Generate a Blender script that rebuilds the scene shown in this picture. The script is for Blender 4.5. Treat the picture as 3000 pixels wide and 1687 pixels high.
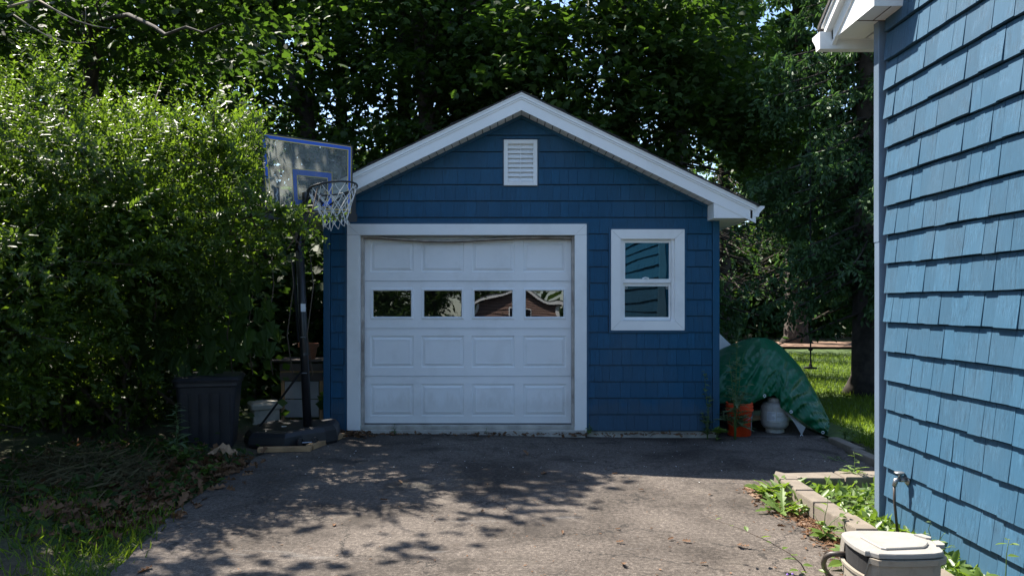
import bpy, bmesh, math, random
import numpy as np
from mathutils import Vector, Matrix, noise

# ------------------------------------------------------------------ clear
for o in list(bpy.data.objects):
    bpy.data.objects.remove(o)
scene = bpy.context.scene
COL = scene.collection
R = math.radians

# ------------------------------------------------------------------ camera
CAMZ = 1.42
cam_d = bpy.data.cameras.new("camera")
cam = bpy.data.objects.new("camera", cam_d)
COL.objects.link(cam)
cam.location = (0, 0, CAMZ)
cam.rotation_euler = (R(90), 0, 0)
cam_d.sensor_width = 36
cam_d.lens = 26.0
cam_d.shift_y = 0.0148
cam_d.clip_end = 600
cam_d.clip_start = 0.05
scene.camera = cam

# ------------------------------------------------------------------ light
SUN = Vector((-0.54, 0.48, 1.0))            # direction towards the sun
SUN_EL = math.atan2(SUN.z, math.hypot(SUN.x, SUN.y))
SUN_AZ = math.atan2(SUN.x, SUN.y)
world = bpy.data.worlds.new("World")
scene.world = world
world.use_nodes = True
wn = world.node_tree
sky = wn.nodes.new("ShaderNodeTexSky")
sky.sky_type = 'NISHITA'
sky.sun_disc = False
sky.sun_elevation = SUN_EL
sky.sun_rotation = SUN_AZ
sky.air_density = 1.0
sky.dust_density = 0.6
sky.ozone_density = 2.2
bg = wn.nodes["Background"]
bg.inputs[1].default_value = 0.106
wn.links.new(sky.outputs[0], bg.inputs[0])
sun_d = bpy.data.lights.new("sun", 'SUN')
sun_d.energy = 5.0
sun_d.angle = R(0.53)
sun_d.color = (1.0, 0.93, 0.83)
sun = bpy.data.objects.new("sun", sun_d)
COL.objects.link(sun)
sun.rotation_euler = SUN.to_track_quat('Z', 'Y').to_euler()
scene.view_settings.view_transform = 'Standard'
scene.view_settings.look = 'None'
scene.view_settings.exposure = 1.56
scene.view_settings.gamma = 1.0
scene.render.engine = 'CYCLES'

# ------------------------------------------------------------------ helpers
rnd = random.Random(7)
F = 2167.0
def at(u, v, Y):
    """point at depth Y along the sight line through photo position (u, v) given on a 2576 wide print"""
    return Vector(((u * 1.1646 - 1500) * Y / F, Y, CAMZ - (v * 1.1646 - 888) * Y / F))
def atz(u, v, z):
    Y = (CAMZ - z) * F / (v * 1.1646 - 888)
    return at(u, v, Y)
def sm(t):
    t = max(0.0, min(1.0, t)); return t * t * (3 - 2 * t)
def gz(x, y):
    return -0.055 * sm((x + 1.2) / 3.0) * sm((y - 4.5) / 3.4)

class MB:
    def __init__(s): s.v = []; s.f = []; s.smooth = False
    def add(s, vs, fs):
        o = len(s.v); s.v += [tuple(p) for p in vs]; s.f += [[i + o for i in f] for f in fs]; return s
    def box(s, x0, x1, y0, y1, z0, z1):
        return s.add([(x0,y0,z0),(x1,y0,z0),(x1,y1,z0),(x0,y1,z0),(x0,y0,z1),(x1,y0,z1),(x1,y1,z1),(x0,y1,z1)],
            [(0,3,2,1),(4,5,6,7),(0,1,5,4),(1,2,6,5),(2,3,7,6),(3,0,4,7)])
    def bbox(s, x0, x1, y0, y1, z0, z1, b=0.006):
        """box with chamfered edges"""
        bm = bmesh.new(); bmesh.ops.create_cube(bm, size=1)
        for q in bm.verts:
            q.co = Vector(((x0+x1)/2 + q.co.x*(x1-x0), (y0+y1)/2 + q.co.y*(y1-y0), (z0+z1)/2 + q.co.z*(z1-z0)))
        bmesh.ops.bevel(bm, geom=bm.edges[:], offset=b, segments=2, affect='EDGES', profile=0.6)
        bm.verts.index_update()
        s.add([q.co[:] for q in bm.verts], [[q.index for q in f.verts] for f in bm.faces]); bm.free(); return s
    def prism(s, poly, a, b):
        """extrude polygon of 3D points by vector from offset a to offset b"""
        n = len(poly); a = Vector(a); b = Vector(b)
        vs = [Vector(p) + a for p in poly] + [Vector(p) + b for p in poly]
        fs = [list(range(n))[::-1], list(range(n, 2*n))] + [(i, (i+1) % n, n+(i+1) % n, n+i) for i in range(n)]
        return s.add(vs, fs)
    def tube(s, pts, rad, seg=8, caps=True):
        pts = [Vector(p) for p in pts]; n = len(pts)
        if not hasattr(rad, '__len__'): rad = [rad] * n
        vs = []; prev = None
        for i, p in enumerate(pts):
            t = (pts[min(i+1, n-1)] - pts[max(i-1, 0)])
            if t.length < 1e-9: t = Vector((0,0,1))
            t.normalize()
            if prev is None:
                a = Vector((0,0,1)) if abs(t.z) < .9 else Vector((1,0,0))
                u = t.cross(a).normalized()
            else:
                u = (prev - t * prev.dot(t)); u.normalize()
            prev = u; w = t.cross(u)
            for k in range(seg):
                an = 2*math.pi*k/seg
                vs.append(p + (u*math.cos(an) + w*math.sin(an)) * rad[i])
        fs = []
        for i in range(n-1):
            for k in range(seg):
                k2 = (k+1) % seg
                fs.append((i*seg+k, i*seg+k2, (i+1)*seg+k2, (i+1)*seg+k))
        if caps:
            fs.append(list(range(seg))[::-1]); fs.append([(n-1)*seg+k for k in range(seg)])
        return s.add(vs, fs)
    def lathe(s, prof, c, seg=24, rot=None):
        vs = []; n = len(prof); c = Vector(c)
        for r, z in prof:
            for k in range(seg):
                an = 2*math.pi*k/seg
                p = Vector((r*math.cos(an), r*math.sin(an), z))
                if rot is not None: p = rot @ p
                vs.append(p + c)
        fs = [(i*seg+k, i*seg+(k+1) % seg, (i+1)*seg+(k+1) % seg, (i+1)*seg+k) for i in range(n-1) for k in range(seg)]
        return s.add(vs, fs)
    def grid(s, P):
        """P[i][j] points"""
        n = len(P); m = len(P[0])
        return s.add([p for r in P for p in r], [(i*m+j, i*m+j+1, (i+1)*m+j+1, (i+1)*m+j) for i in range(n-1) for j in range(m-1)])
    def mesh(s, name, base=(0,0,0)):
        me = bpy.data.meshes.new(name); b = Vector(base)
        me.from_pydata([(p[0]-b.x, p[1]-b.y, p[2]-b.z) for p in s.v], [], s.f); me.update()
        if s.smooth:
            for p in me.polygons: p.use_smooth = True
        return me

BASE = {}
def thing(name, label, cat, loc=(0,0,0), group=None):
    o = bpy.data.objects.new(name, None); COL.objects.link(o)
    o.empty_display_size = 0.1
    o.location = loc; BASE[o.name] = Vector(loc)
    o['label'] = label; o['category'] = cat
    if group: o['group'] = group
    return o
def obj(name, mb, m, parent=None, smooth=None, kind=None, label=None):
    if smooth is not None: mb.smooth = smooth
    base = BASE.get(parent.name, Vector((0,0,0))) if parent else Vector((0,0,0))
    me = mb.mesh(name, base) if isinstance(mb, MB) else mb
    o = bpy.data.objects.new(name, me); COL.objects.link(o)
    if m is not None and not me.materials: me.materials.append(m)
    if parent is not None:
        o.parent = parent
    BASE[o.name] = base
    if kind: o['kind'] = kind
    if label: o['label'] = label
    return o
def tag(o, label, cat, group=None):
    o['label'] = label; o['category'] = cat
    if group: o['group'] = group
    return o
def single(name, mb, m, label, cat, group=None, loc=None, smooth=None):
    """a thing that is one mesh, origin at loc"""
    if smooth is not None: mb.smooth = smooth
    loc = Vector(loc) if loc is not None else Vector((0,0,0))
    me = mb.mesh(name, loc); me.materials.append(m)
    o = bpy.data.objects.new(name, me); COL.objects.link(o); o.location = loc
    return tag(o, label, cat, group)
def copy_tree(o, parent=None):
    c = o.copy(); COL.objects.link(c); c.parent = parent
    for ch in o.children: copy_tree(ch, c)
    return c

# ------------------------------------------------------------------ materials
def nodes(name):
    m = bpy.data.materials.new(name); m.use_nodes = True
    nt = m.node_tree; b = nt.nodes["Principled BSDF"]
    return m, nt, b
def N(nt, t, **kw):
    n = nt.nodes.new(t)
    for k, v in kw.items(): setattr(n, k, v)
    return n
def ramp(nt, fac, stops):
    r = N(nt, "ShaderNodeValToRGB"); e = r.color_ramp.elements
    while len(e) < len(stops): e.new(0.5)
    for i, (p, c) in enumerate(stops):
        e[i].position = p; e[i].color = (c[0], c[1], c[2], 1) if hasattr(c, '__len__') else (c, c, c, 1)
    nt.links.new(fac, r.inputs[0]); return r
def mixc(nt, fac, a, b, mode='MIX'):
    m = N(nt, "ShaderNodeMix", data_type='RGBA', blend_type=mode)
    for k, x in ((0, fac), (6, a), (7, b)):
        if hasattr(x, 'is_linked') or isinstance(x, bpy.types.NodeSocket): nt.links.new(x, m.inputs[k])
        elif k == 0: m.inputs[0].default_value = x
        else: m.inputs[k].default_value = (x[0], x[1], x[2], 1)
    return m.outputs[2]
def noise_tex(nt, scale, vec=None, detail=4, rough=.55, dist=0):
    n = N(nt, "ShaderNodeTexNoise"); n.inputs['Scale'].default_value = scale
    n.inputs['Detail'].default_value = detail; n.inputs['Roughness'].default_value = rough
    n.inputs['Distortion'].default_value = dist
    if vec is not None: nt.links.new(vec, n.inputs['Vector'])
    return n
def wpos(nt, sc=(1,1,1)):
    g = N(nt, "ShaderNodeNewGeometry"); mp = N(nt, "ShaderNodeMapping")
    mp.inputs['Scale'].default_value = sc
    nt.links.new(g.outputs['Position'], mp.inputs[0]); return mp.outputs[0]
def bump(nt, b, h, strength=.3, dist=.01):
    bp = N(nt, "ShaderNodeBump"); bp.inputs['Strength'].default_value = strength; bp.inputs['Distance'].default_value = dist
    nt.links.new(h, bp.inputs['Height']); nt.links.new(bp.outputs[0], b.inputs['Normal']); return bp
def plain(name, c, rough=.5, var=.15, scale=6, bmp=0, bscale=80, metal=0, spec=.5, dirt=None, dsc=2.2):
    m, nt, b = nodes(name)
    v = wpos(nt)
    n = noise_tex(nt, scale, v)
    a = tuple(x*(1-var) for x in c); d = tuple(min(1, x*(1+var)) for x in c)
    r = ramp(nt, n.outputs[0], [(.3, a), (.7, d)])
    out = r.outputs[0]
    if dirt:
        n2 = noise_tex(nt, dsc, v, detail=8, rough=.7)
        r2 = ramp(nt, n2.outputs[0], [(.5, 0.0), (.72, 1.0)])
        out = mixc(nt, mulv(nt, r2.outputs[0], dirt[1]), out, dirt[0])
    nt.links.new(out, b.inputs['Base Color'])
    b.inputs['Roughness'].default_value = rough; b.inputs['Metallic'].default_value = metal
    b.inputs['Specular IOR Level'].default_value = spec
    if bmp:
        n3 = noise_tex(nt, bscale, v, detail=5); bump(nt, b, n3.outputs[0], bmp, .004)
    return m
def mulv(nt, s, f):
    m = N(nt, "ShaderNodeMath", operation='MULTIPLY'); nt.links.new(s, m.inputs[0])
    if isinstance(f, bpy.types.NodeSocket): nt.links.new(f, m.inputs[1])
    else: m.inputs[1].default_value = f
    return m.outputs[0]
M = {}
def siding(name, grain_vec, base):
    """vinyl shake: wood grain running up the shingle, each shingle its own tone"""
    m, nt, b = nodes(name)
    oi = N(nt, "ShaderNodeObjectInfo")
    gi = N(nt, "ShaderNodeNewGeometry")
    v = wpos(nt, grain_vec)
    n1 = noise_tex(nt, 1.0, v, detail=5, rough=.65)
    n2 = noise_tex(nt, 3.0, v, detail=3, rough=.6)
    st = mixc(nt, .45, n1.outputs[0], n2.outputs[0])
    fl = mixc(nt, ramp(nt, noise_tex(nt, 9.0, wpos(nt), detail=1).outputs[0], [(.42, .75), (.6, 0.0)]).outputs[0], st, (.5,.5,.5))
    st = fl
    dk = tuple(x*.40 for x in base); lt = tuple(min(1, x*1.55+.014) for x in base)
    r = ramp(nt, st, [(.28, dk), (.5, base), (.72, lt)])
    sm_ = N(nt, "ShaderNodeMath", operation='ADD'); nt.links.new(oi.outputs['Random'], sm_.inputs[0]); nt.links.new(gi.outputs['Random Per Island'], sm_.inputs[1])
    fr = N(nt, "ShaderNodeMath", operation='FRACT'); nt.links.new(sm_.outputs[0], fr.inputs[0])
    r2 = ramp(nt, fr.outputs[0], [(0, .90), (1, 1.10)])
    c = mixc(nt, 1.0, r.outputs[0], r2.outputs[0], 'MULTIPLY')
    big = noise_tex(nt, 1.3, wpos(nt), detail=3)
    c = mixc(nt, mulv(nt, ramp(nt, big.outputs[0], [(.45, 0.), (.8, 1.)]).outputs[0], .18), c, (.10,.13,.15))
    sp = N(nt, "ShaderNodeSeparateXYZ"); nt.links.new(wpos(nt), sp.inputs[0])
    spn = noise_tex(nt, 6, wpos(nt), detail=7, rough=.75)
    sa = N(nt, "ShaderNodeMath", operation='MULTIPLY_ADD'); nt.links.new(spn.outputs[0], sa.inputs[0]); sa.inputs[1].default_value = -.55; nt.links.new(sp.outputs[2], sa.inputs[2])
    c = mixc(nt, ramp(nt, sa.outputs[0], [(-.0, .30 if name == 'blue shake siding' else .0), (.10, 0.0)]).outputs[0], c, (.075,.08,.08))
    nt.links.new(c, b.inputs['Base Color'])
    b.inputs['Roughness'].default_value = .52
    b.inputs['Specular IOR Level'].default_value = .32
    b.inputs['Sheen Weight'].default_value = .10; b.inputs['Sheen Roughness'].default_value = .45; b.inputs['Sheen Tint'].default_value = (.95,.97,1,1)
    bump(nt, b, st, .5, .006)
    return m
BLUE = (.001, .064, .138)
BLUE_SUNLIT = (.024, .084, .146)         # same siding as the garage, paler with sunlight put into the colour
M['siding_g'] = siding('blue shake siding', (95, 95, 2.2), BLUE)
M['siding_h'] = siding('sunlit blue shake siding', (80, 80, 1.6), BLUE_SUNLIT)
M['blue_trim'] = plain('blue vinyl trim', (.001,.064,.138), .42, .10, 3)
M['blue_corner'] = plain('blue vinyl corner post', (.135,.185,.25), .3, .08, 3, spec=.6)  # same blue trim, paler base colour stands in for its sunlit sheen
M['white'] = plain('white vinyl', (.84,.84,.83), .45, .05, 1.5, dirt=((.55,.53,.50), .35))
M['white_door'] = plain('white painted steel door', (.84,.85,.86), .42, .03, 1.2, bmp=.05, bscale=220, dirt=((.60,.59,.57), .35))
def doormat():
    m = plain('painted door with road splash', (.84,.85,.86), .42, .03, 1.2, bmp=.05, bscale=220, dirt=((.60,.59,.57), .4))
    nt = m.node_tree; b = nt.nodes["Principled BSDF"]
    src = b.inputs['Base Color'].links[0].from_socket
    g = N(nt, "ShaderNodeNewGeometry"); sp = N(nt, "ShaderNodeSeparateXYZ"); nt.links.new(g.outputs['Position'], sp.inputs[0])
    n = noise_tex(nt, 9, wpos(nt, (1.5,1.5,.5)), detail=7, rough=.7)
    ad = N(nt, "ShaderNodeMath", operation='MULTIPLY_ADD'); nt.links.new(n.outputs[0], ad.inputs[0]); ad.inputs[1].default_value = -.55; nt.links.new(sp.outputs[2], ad.inputs[2])
    f = ramp(nt, ad.outputs[0], [(.0, .22), (.14, 0.0)]).outputs[0]
    nt.links.new(mixc(nt, f, src, (.42,.38,.33)), b.inputs['Base Color']); return m
M['white_door'] = doormat()
M['white_soffit'] = plain('white soffit', (.84,.82,.79), .55, .04, 3)
M['seal'] = plain('dirty rubber seal', (.42,.38,.34), .7, .3, 9, dirt=((.13,.08,.05), .8))
M['seal_dark'] = plain('rusty brown underside', (.10,.065,.045), .8, .4, 14)
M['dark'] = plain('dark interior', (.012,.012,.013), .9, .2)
M['interior'] = plain('grey plywood interior', (.16,.145,.13), .9, .2)
M['concrete'] = plain('concrete', (.40,.38,.34), .9, .22, 8, bmp=.4, bscale=60, dirt=((.18,.16,.13), .8))
M['paver'] = plain('tan concrete block', (.175,.147,.115), .92, .2, 10, bmp=.6, bscale=70, dirt=((.10,.085,.066), .7))
M['black'] = plain('black plastic', (.009,.009,.011), .45, .2)
M['bin'] = plain('charcoal bin plastic', (.018,.018,.023), .5, .2, dirt=((.06,.05,.045), .5), dsc=7)
M['blackmetal'] = plain('black painted steel', (.014,.014,.016), .35, .2)
M['steel'] = plain('brushed steel', (.30,.31,.32), .4, .2, metal=.9)
M['tan'] = plain('taupe resin', (.29,.255,.205), .5, .04, 2, bmp=.06, bscale=160, dirt=((.13,.11,.085), .6), dsc=13)
M['tan_lid'] = plain('pale grey resin lid', (.29,.277,.255), .5, .03, 2, bmp=.06, bscale=160, dirt=((.20,.18,.15), .55), dsc=11)
M['hose'] = plain('brown garden hose', (.045,.035,.028), .5, .3)
M['orange'] = plain('orange plastic', (.74,.060,.010), .4, .08)
M['tank'] = plain('grey tank paint', (.46,.45,.42), .45, .1, dirt=((.2,.17,.13), .6), dsc=9)
M['label'] = plain('white printed label', (.60,.62,.64), .6, .12, 30)
M['print'] = plain('grey print', (.22,.23,.25), .7, .1)
M['wood'] = plain('weathered pine', (.36,.22,.11), .75, .3, 7, bmp=.3, bscale=40)
M['wood_grey'] = plain('dark weathered boards', (.11,.085,.075), .85, .3, 5, bmp=.3, bscale=40)
M['wood_white'] = plain('grey white painted boards', (.34,.34,.35), .7, .12, 5)
M['terracotta'] = plain('terracotta', (.34,.11,.05), .8, .2)
M['plinth'] = plain('chipped white stone', (.42,.39,.34), .85, .25, 12, dirt=((.2,.17,.13), .8))
M['paper'] = plain('brown paper', (.34,.22,.13), .8, .2)
M['roof'] = plain('asphalt roof shingle', (.06,.055,.055), .95, .4, 30, bmp=.6, bscale=90)
M['bbblue'] = plain('blue printed band', (.008,.10,.55), .4, .08)
M['bbyellow'] = plain('yellow pinstripe', (.75,.55,.12), .5, .1)
M['net'] = plain('white net cord', (.72,.70,.66), .8, .15, 30)
M['rubber'] = plain('black rubber', (.012,.012,.012), .7, .2)
M['bark'] = plain('grey brown bark', (.050,.040,.033), .95, .45, 9, bmp=1.0, bscale=22)
M['bark_pale'] = plain('pale bark', (.20,.165,.13), .9, .35, 9, bmp=.9, bscale=24)
M['twig'] = plain('twig bark', (.085,.062,.045), .9, .3)
M['stem'] = plain('green stem', (.075,.13,.03), .6, .2)
M['brownsiding'] = plain('brown clapboard', (.22,.135,.105), .7, .12, 4)
M['purple'] = plain('purple petal', (.20,.09,.42), .6, .2)
M['yellowpet'] = plain('yellow centre', (.7,.5,.05), .6, .2)

def leafmat(name, dark, light, trans, tmix=.4, rough=.38, spec=.5):
    m, nt, b = nodes(name)
    g = N(nt, "ShaderNodeNewGeometry")
    v = wpos(nt)
    n = noise_tex(nt, 1.1, v, detail=2)
    ad = N(nt, "ShaderNodeMath", operation='ADD'); nt.links.new(n.outputs[0], ad.inputs[0]); nt.links.new(g.outputs['Random Per Island'], ad.inputs[1])
    f = mulv(nt, ad.outputs[0], .55)
    r = ramp(nt, f, [(.1, dark), (.85, light)])
    nt.links.new(r.outputs[0], b.inputs['Base Color'])
    b.inputs['Roughness'].default_value = rough
    b.inputs['Specular IOR Level'].default_value = spec
    t = N(nt, "ShaderNodeBsdfTranslucent")
    tc = mixc(nt, 1.0, r.outputs[0], trans, 'MULTIPLY')
    nt.links.new(tc, t.inputs[0])
    mx = N(nt, "ShaderNodeMixShader"); mx.inputs[0].default_value = tmix
    nt.links.new(b.outputs[0], mx.inputs[1]); nt.links.new(t.outputs[0], mx.inputs[2])
    nt.links.new(mx.outputs[0], nt.nodes["Material Output"].inputs[0])
    return m
M['privet'] = leafmat('privet leaf', (.022,.048,.010), (.086,.134,.020), (2.7,2.7,1.1), .44, .42, .36)
M['maple'] = leafmat('maple leaf', (.014,.031,.010), (.046,.082,.018), (2.5,2.7,1.0), .38, .6, .2)
M['maple_far'] = leafmat('far maple leaf', (.014,.030,.010), (.045,.078,.018), (3.2,3.4,1.2), .36, .5, .4)
M['spruce'] = leafmat('spruce needle', (.014,.042,.020), (.085,.165,.058), (1.8,1.9,1.0), .26, .55, .4)
M['grass'] = leafmat('lawn grass', (.065,.115,.014), (.165,.245,.032), (2.6,2.5,1.0), .42, .5, .4)
M['weed'] = leafmat('weed leaf', (.050,.100,.020), (.135,.205,.040), (2.2,2.2,1.0), .35, .42, .5)
M['weed_dark'] = leafmat('grey green weed leaf', (.060,.105,.050), (.14,.20,.10), (1.8,1.8,1.2), .3, .5, .4)
M['dry'] = leafmat('dry leaf', (.060,.030,.014), (.19,.10,.05), (1.4,1.3,1.1), .15, .7, .3)
M['clip'] = leafmat('dried grass clippings', (.050,.046,.018), (.14,.115,.05), (1.4,1.3,1.0), .15, .7, .3)

def glass(name, refl, tint, gc=(.95,.97,1,1)):
    m, nt, b = nodes(name)
    g = N(nt, "ShaderNodeBsdfGlossy"); g.inputs['Roughness'].default_value = .0
    g.inputs['Color'].default_value = gc
    t = N(nt, "ShaderNodeBsdfTransparent"); t.inputs[0].default_value = (tint, tint, tint*1.03, 1)
    n = noise_tex(nt, 1.6, wpos(nt), detail=1)
    bp = N(nt, "ShaderNodeBump"); bp.inputs['Strength'].default_value = .35; bp.inputs['Distance'].default_value = .012
    nt.links.new(n.outputs[0], bp.inputs['Height']); nt.links.new(bp.outputs[0], g.inputs['Normal'])
    mx = N(nt, "ShaderNodeMixShader"); mx.inputs[0].default_value = refl
    nt.links.new(t.outputs[0], mx.inputs[1]); nt.links.new(g.outputs[0], mx.inputs[2])
    nt.links.new(mx.outputs[0], nt.nodes["Material Output"].inputs[0])
    return m
M['glass'] = glass('window glass', .12, .35)
M['glass_screen'] = glass('screened glass', .10, .25, (.5,.85,1,1))
M['glass_window'] = glass('window glass blue', .17, .3, (.30,.78,1,1))
def acrylic():
    m, nt, b = nodes('hazy acrylic')
    n = noise_tex(nt, 5, wpos(nt), detail=5, rough=.6, dist=.6)
    r = ramp(nt, n.outputs[0], [(.3, .14), (.75, .40)])
    b.inputs['Base Color'].default_value = (.50,.53,.52,1); b.inputs['Roughness'].default_value = .12
    t = N(nt, "ShaderNodeBsdfTransparent"); t.inputs[0].default_value = (.86,.88,.86,1)
    tr = N(nt, "ShaderNodeBsdfTranslucent"); tr.inputs[0].default_value = (.55,.57,.54,1)
    m1 = N(nt, "ShaderNodeMixShader"); m1.inputs[0].default_value = .45
    nt.links.new(b.outputs[0], m1.inputs[1]); nt.links.new(tr.outputs[0], m1.inputs[2])
    mx = N(nt, "ShaderNodeMixShader"); nt.links.new(r.outputs[0], mx.inputs[0])
    nt.links.new(t.outputs[0], mx.inputs[1]); nt.links.new(m1.outputs[0], mx.inputs[2])
    nt.links.new(mx.outputs[0], nt.nodes["Material Output"].inputs[0]); return m
M['acrylic'] = acrylic()
def asphalt():
    m, nt, b = nodes('worn asphalt')
    v = wpos(nt)
    fine = noise_tex(nt, 170, v, detail=3, rough=.7)
    mid = noise_tex(nt, 38, v, detail=4, rough=.65)
    big = noise_tex(nt, .9, v, detail=6, rough=.6, dist=.5)
    st = mixc(nt, .45, fine.outputs[0], mid.outputs[0])
    c = ramp(nt, st, [(.30, (.017,.015,.0138)), (.50, (.088,.075,.0645)), (.70, (.24,.203,.172))]).outputs[0]
    vo = N(nt, "ShaderNodeTexVoronoi"); vo.inputs['Scale'].default_value = 55; nt.links.new(v, vo.inputs['Vector'])
    spk = ramp(nt, vo.outputs['Distance'], [(.10, 1.0), (.17, 0.0)]).outputs[0]
    pick = ramp(nt, vo.outputs['Color'], [(.62, 0.0), (.72, 1.0)]).outputs[0]
    c = mixc(nt, mulv(nt, mulv(nt, spk, pick), .7), c, (.34,.31,.28))
    pat = ramp(nt, big.outputs[0], [(.34, .52), (.5, .98), (.68, 1.30)]).outputs[0]
    c = mixc(nt, 1.0, c, pat, 'MULTIPLY')
    # dusty tan strip along the edge near the planting bed and the left verge
    n5 = noise_tex(nt, 2.3, v, detail=6, rough=.7)
    dust = ramp(nt, n5.outputs[0], [(.56, 0.0), (.75, .5)]).outputs[0]
    c = mixc(nt, dust, c, (.15,.13,.105))
    # hairline cracks
    vc = N(nt, "ShaderNodeTexVoronoi", feature='DISTANCE_TO_EDGE'); vc.inputs['Scale'].default_value = 1.1
    wv = noise_tex(nt, 3.5, v, detail=5, rough=.7)
    av = N(nt, "ShaderNodeVectorMath", operation='ADD'); nt.links.new(v, av.inputs[0])
    sc = N(nt, "ShaderNodeVectorMath", operation='SCALE'); sc.inputs['Scale'].default_value = .5
    nt.links.new(wv.outputs['Color'], sc.inputs[0]); nt.links.new(sc.outputs[0], av.inputs[1]); nt.links.new(av.outputs[0], vc.inputs['Vector'])
    cr = ramp(nt, vc.outputs['Distance'], [(.004, 1.0), (.014, 0.0)]).outputs[0]
    cm = ramp(nt, noise_tex(nt, 1.3, v).outputs[0], [(.40, 0.0), (.52, .9)]).outputs[0]
    c = mixc(nt, mulv(nt, cr, cm), c, (.03,.028,.026))
    # oil and leaf stains
    n7 = noise_tex(nt, 1.7, v, detail=5, rough=.6, dist=.4)
    c = mixc(nt, ramp(nt, n7.outputs[0], [(.55, 0.0), (.66, .65)]).outputs[0], c, (.030,.026,.023))
    n8 = noise_tex(nt, 7, v, detail=4, rough=.6)
    c = mixc(nt, ramp(nt, n8.outputs[0], [(.64, 0.0), (.72, .45)]).outputs[0], c, (.045,.036,.028))
    # old white chalk like scuffs
    n6 = noise_tex(nt, 1.0, wpos(nt, (.9, 3.2, 1)), detail=7, rough=.7, dist=.8)
    sf = ramp(nt, n6.outputs[0], [(.62, 0.0), (.72, .5)]).outputs[0]
    c = mixc(nt, sf, c, (.22,.215,.205))
    nt.links.new(c, b.inputs['Base Color'])
    b.inputs['Roughness'].default_value = .92
    b.inputs['Specular IOR Level'].default_value = .12
    bump(nt, b, st, .55, .006)
    return m
M['asphalt'] = asphalt()
def soil():
    m, nt, b = nodes('soil and thatch')
    v = wpos(nt)
    n1 = noise_tex(nt, 26, v, detail=6, rough=.7); n2 = noise_tex(nt, .7, v, detail=5)
    c1 = ramp(nt, n1.outputs[0], [(.3, (.028,.021,.014)), (.55, (.075,.055,.034)), (.75, (.15,.105,.062))]).outputs[0]
    c2 = ramp(nt, n1.outputs[0], [(.3, (.020,.032,.010)), (.6, (.055,.085,.022)), (.8, (.10,.12,.04))]).outputs[0]
    f = ramp(nt, n2.outputs[0], [(.42, 0.0), (.58, 1.0)]).outputs[0]
    nt.links.new(mixc(nt, f, c1, c2), b.inputs['Base Color']); b.inputs['Roughness'].default_value = .95
    bump(nt, b, n1.outputs[0], .8, .03); return m
M['soil'] = soil()
M['turf'] = plain('turf', (.050,.085,.018), .95, .4, 14, bmp=.8, bscale=60)
M['dirt_red'] = plain('reddish pine needle path', (.20,.125,.085), .95, .3, 3, bmp=.4, bscale=30)
M['earth_tan'] = plain('sandy debris', (.16,.105,.07), .95, .35, 25, bmp=.6, bscale=60)
def tarpmat():
    m, nt, b = nodes('green tarpaulin')
    v = wpos(nt)
    n = noise_tex(nt, 4, v, detail=4)
    r = ramp(nt, n.outputs[0], [(.3, (.0015,.088,.036)), (.7, (.0025,.108,.044))])
    nt.links.new(r.outputs[0], b.inputs['Base Color']); b.inputs['Roughness'].default_value = .30
    b.inputs['Specular IOR Level'].default_value = .32
    w = noise_tex(nt, 11, wpos(nt, (1,1,.45)), detail=5, rough=.6, dist=1.2)
    bump(nt, b, w.outputs[0], .28, .02); return m
M['tarp'] = tarpmat()
M['tarp_back'] = plain('grey tarp underside', (.42,.44,.45), .5, .1)

# ------------------------------------------------------------------ mass leaf builder
T_PRIVET = (np.array([(0,0,0),(.30,.20,.05),(.70,.17,.05),(1,0,-.03),(.70,-.17,.05),(.30,-.20,.05)]), [(0,1,2,3),(0,3,4,5)])
T_MAPLE = (np.array([(0,0,0),(-.06,.30,-.05),(.20,.27,.0),(.36,.58,-.12),(.52,.26,.0),(.76,.30,-.06),(1,0,-.14),(.76,-.30,-.06),(.52,-.26,.0),(.36,-.58,-.12),(.20,-.27,0),(-.06,-.30,-.05)]),
           [(0,1,2,3,4,5,6),(0,6,7,8,9,10,11)])
T_MAPLE_S = (np.array([(0,0,0),(.05,.34,-.04),(.38,.52,-.10),(.58,.20,0),(1,0,-.10),(.58,-.20,0),(.38,-.52,-.10),(.05,-.34,-.04)]),
             [(0,1,2,3,4),(0,4,5,6,7)])
T_FAR = (np.array([(0,0,0),(.45,.36,-.05),(1,0,-.06),(.45,-.36,-.05)]), [(0,1,2,3)])
T_FINGER = (np.array([(0,0,0),(.45,.19,0),(1,0,0),(.45,-.19,0),(.45,0,.19),(.45,0,-.19)]), [(0,1,2,3),(0,4,2,5)])
T_BLADE = (np.array([(0,-.035,0),(0,.035,0),(.55,.025,.04),(1,0,.22),(.55,-.025,.04)]), [(0,1,2,3,4)])
T_OAK = (np.array([(0,0,0),(.12,.10,.05),(.22,.22,.16),(.34,.10,.04),(.5,.30,.18),(.6,.12,.03),(.8,.24,.16),(1,0,.02),(.8,-.22,.10),(.6,-.1,.0),(.5,-.30,.15),(.34,-.1,.02),(.22,-.22,.12),(.12,-.1,.03)]),
         [(0,1,2,3),(0,3,4,5),(0,5,6,7),(0,7,8,9),(0,9,10,11),(0,11,12,13)])
def unit(a):
    return a / np.maximum(np.linalg.norm(a, axis=1, keepdims=True), 1e-9)
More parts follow.
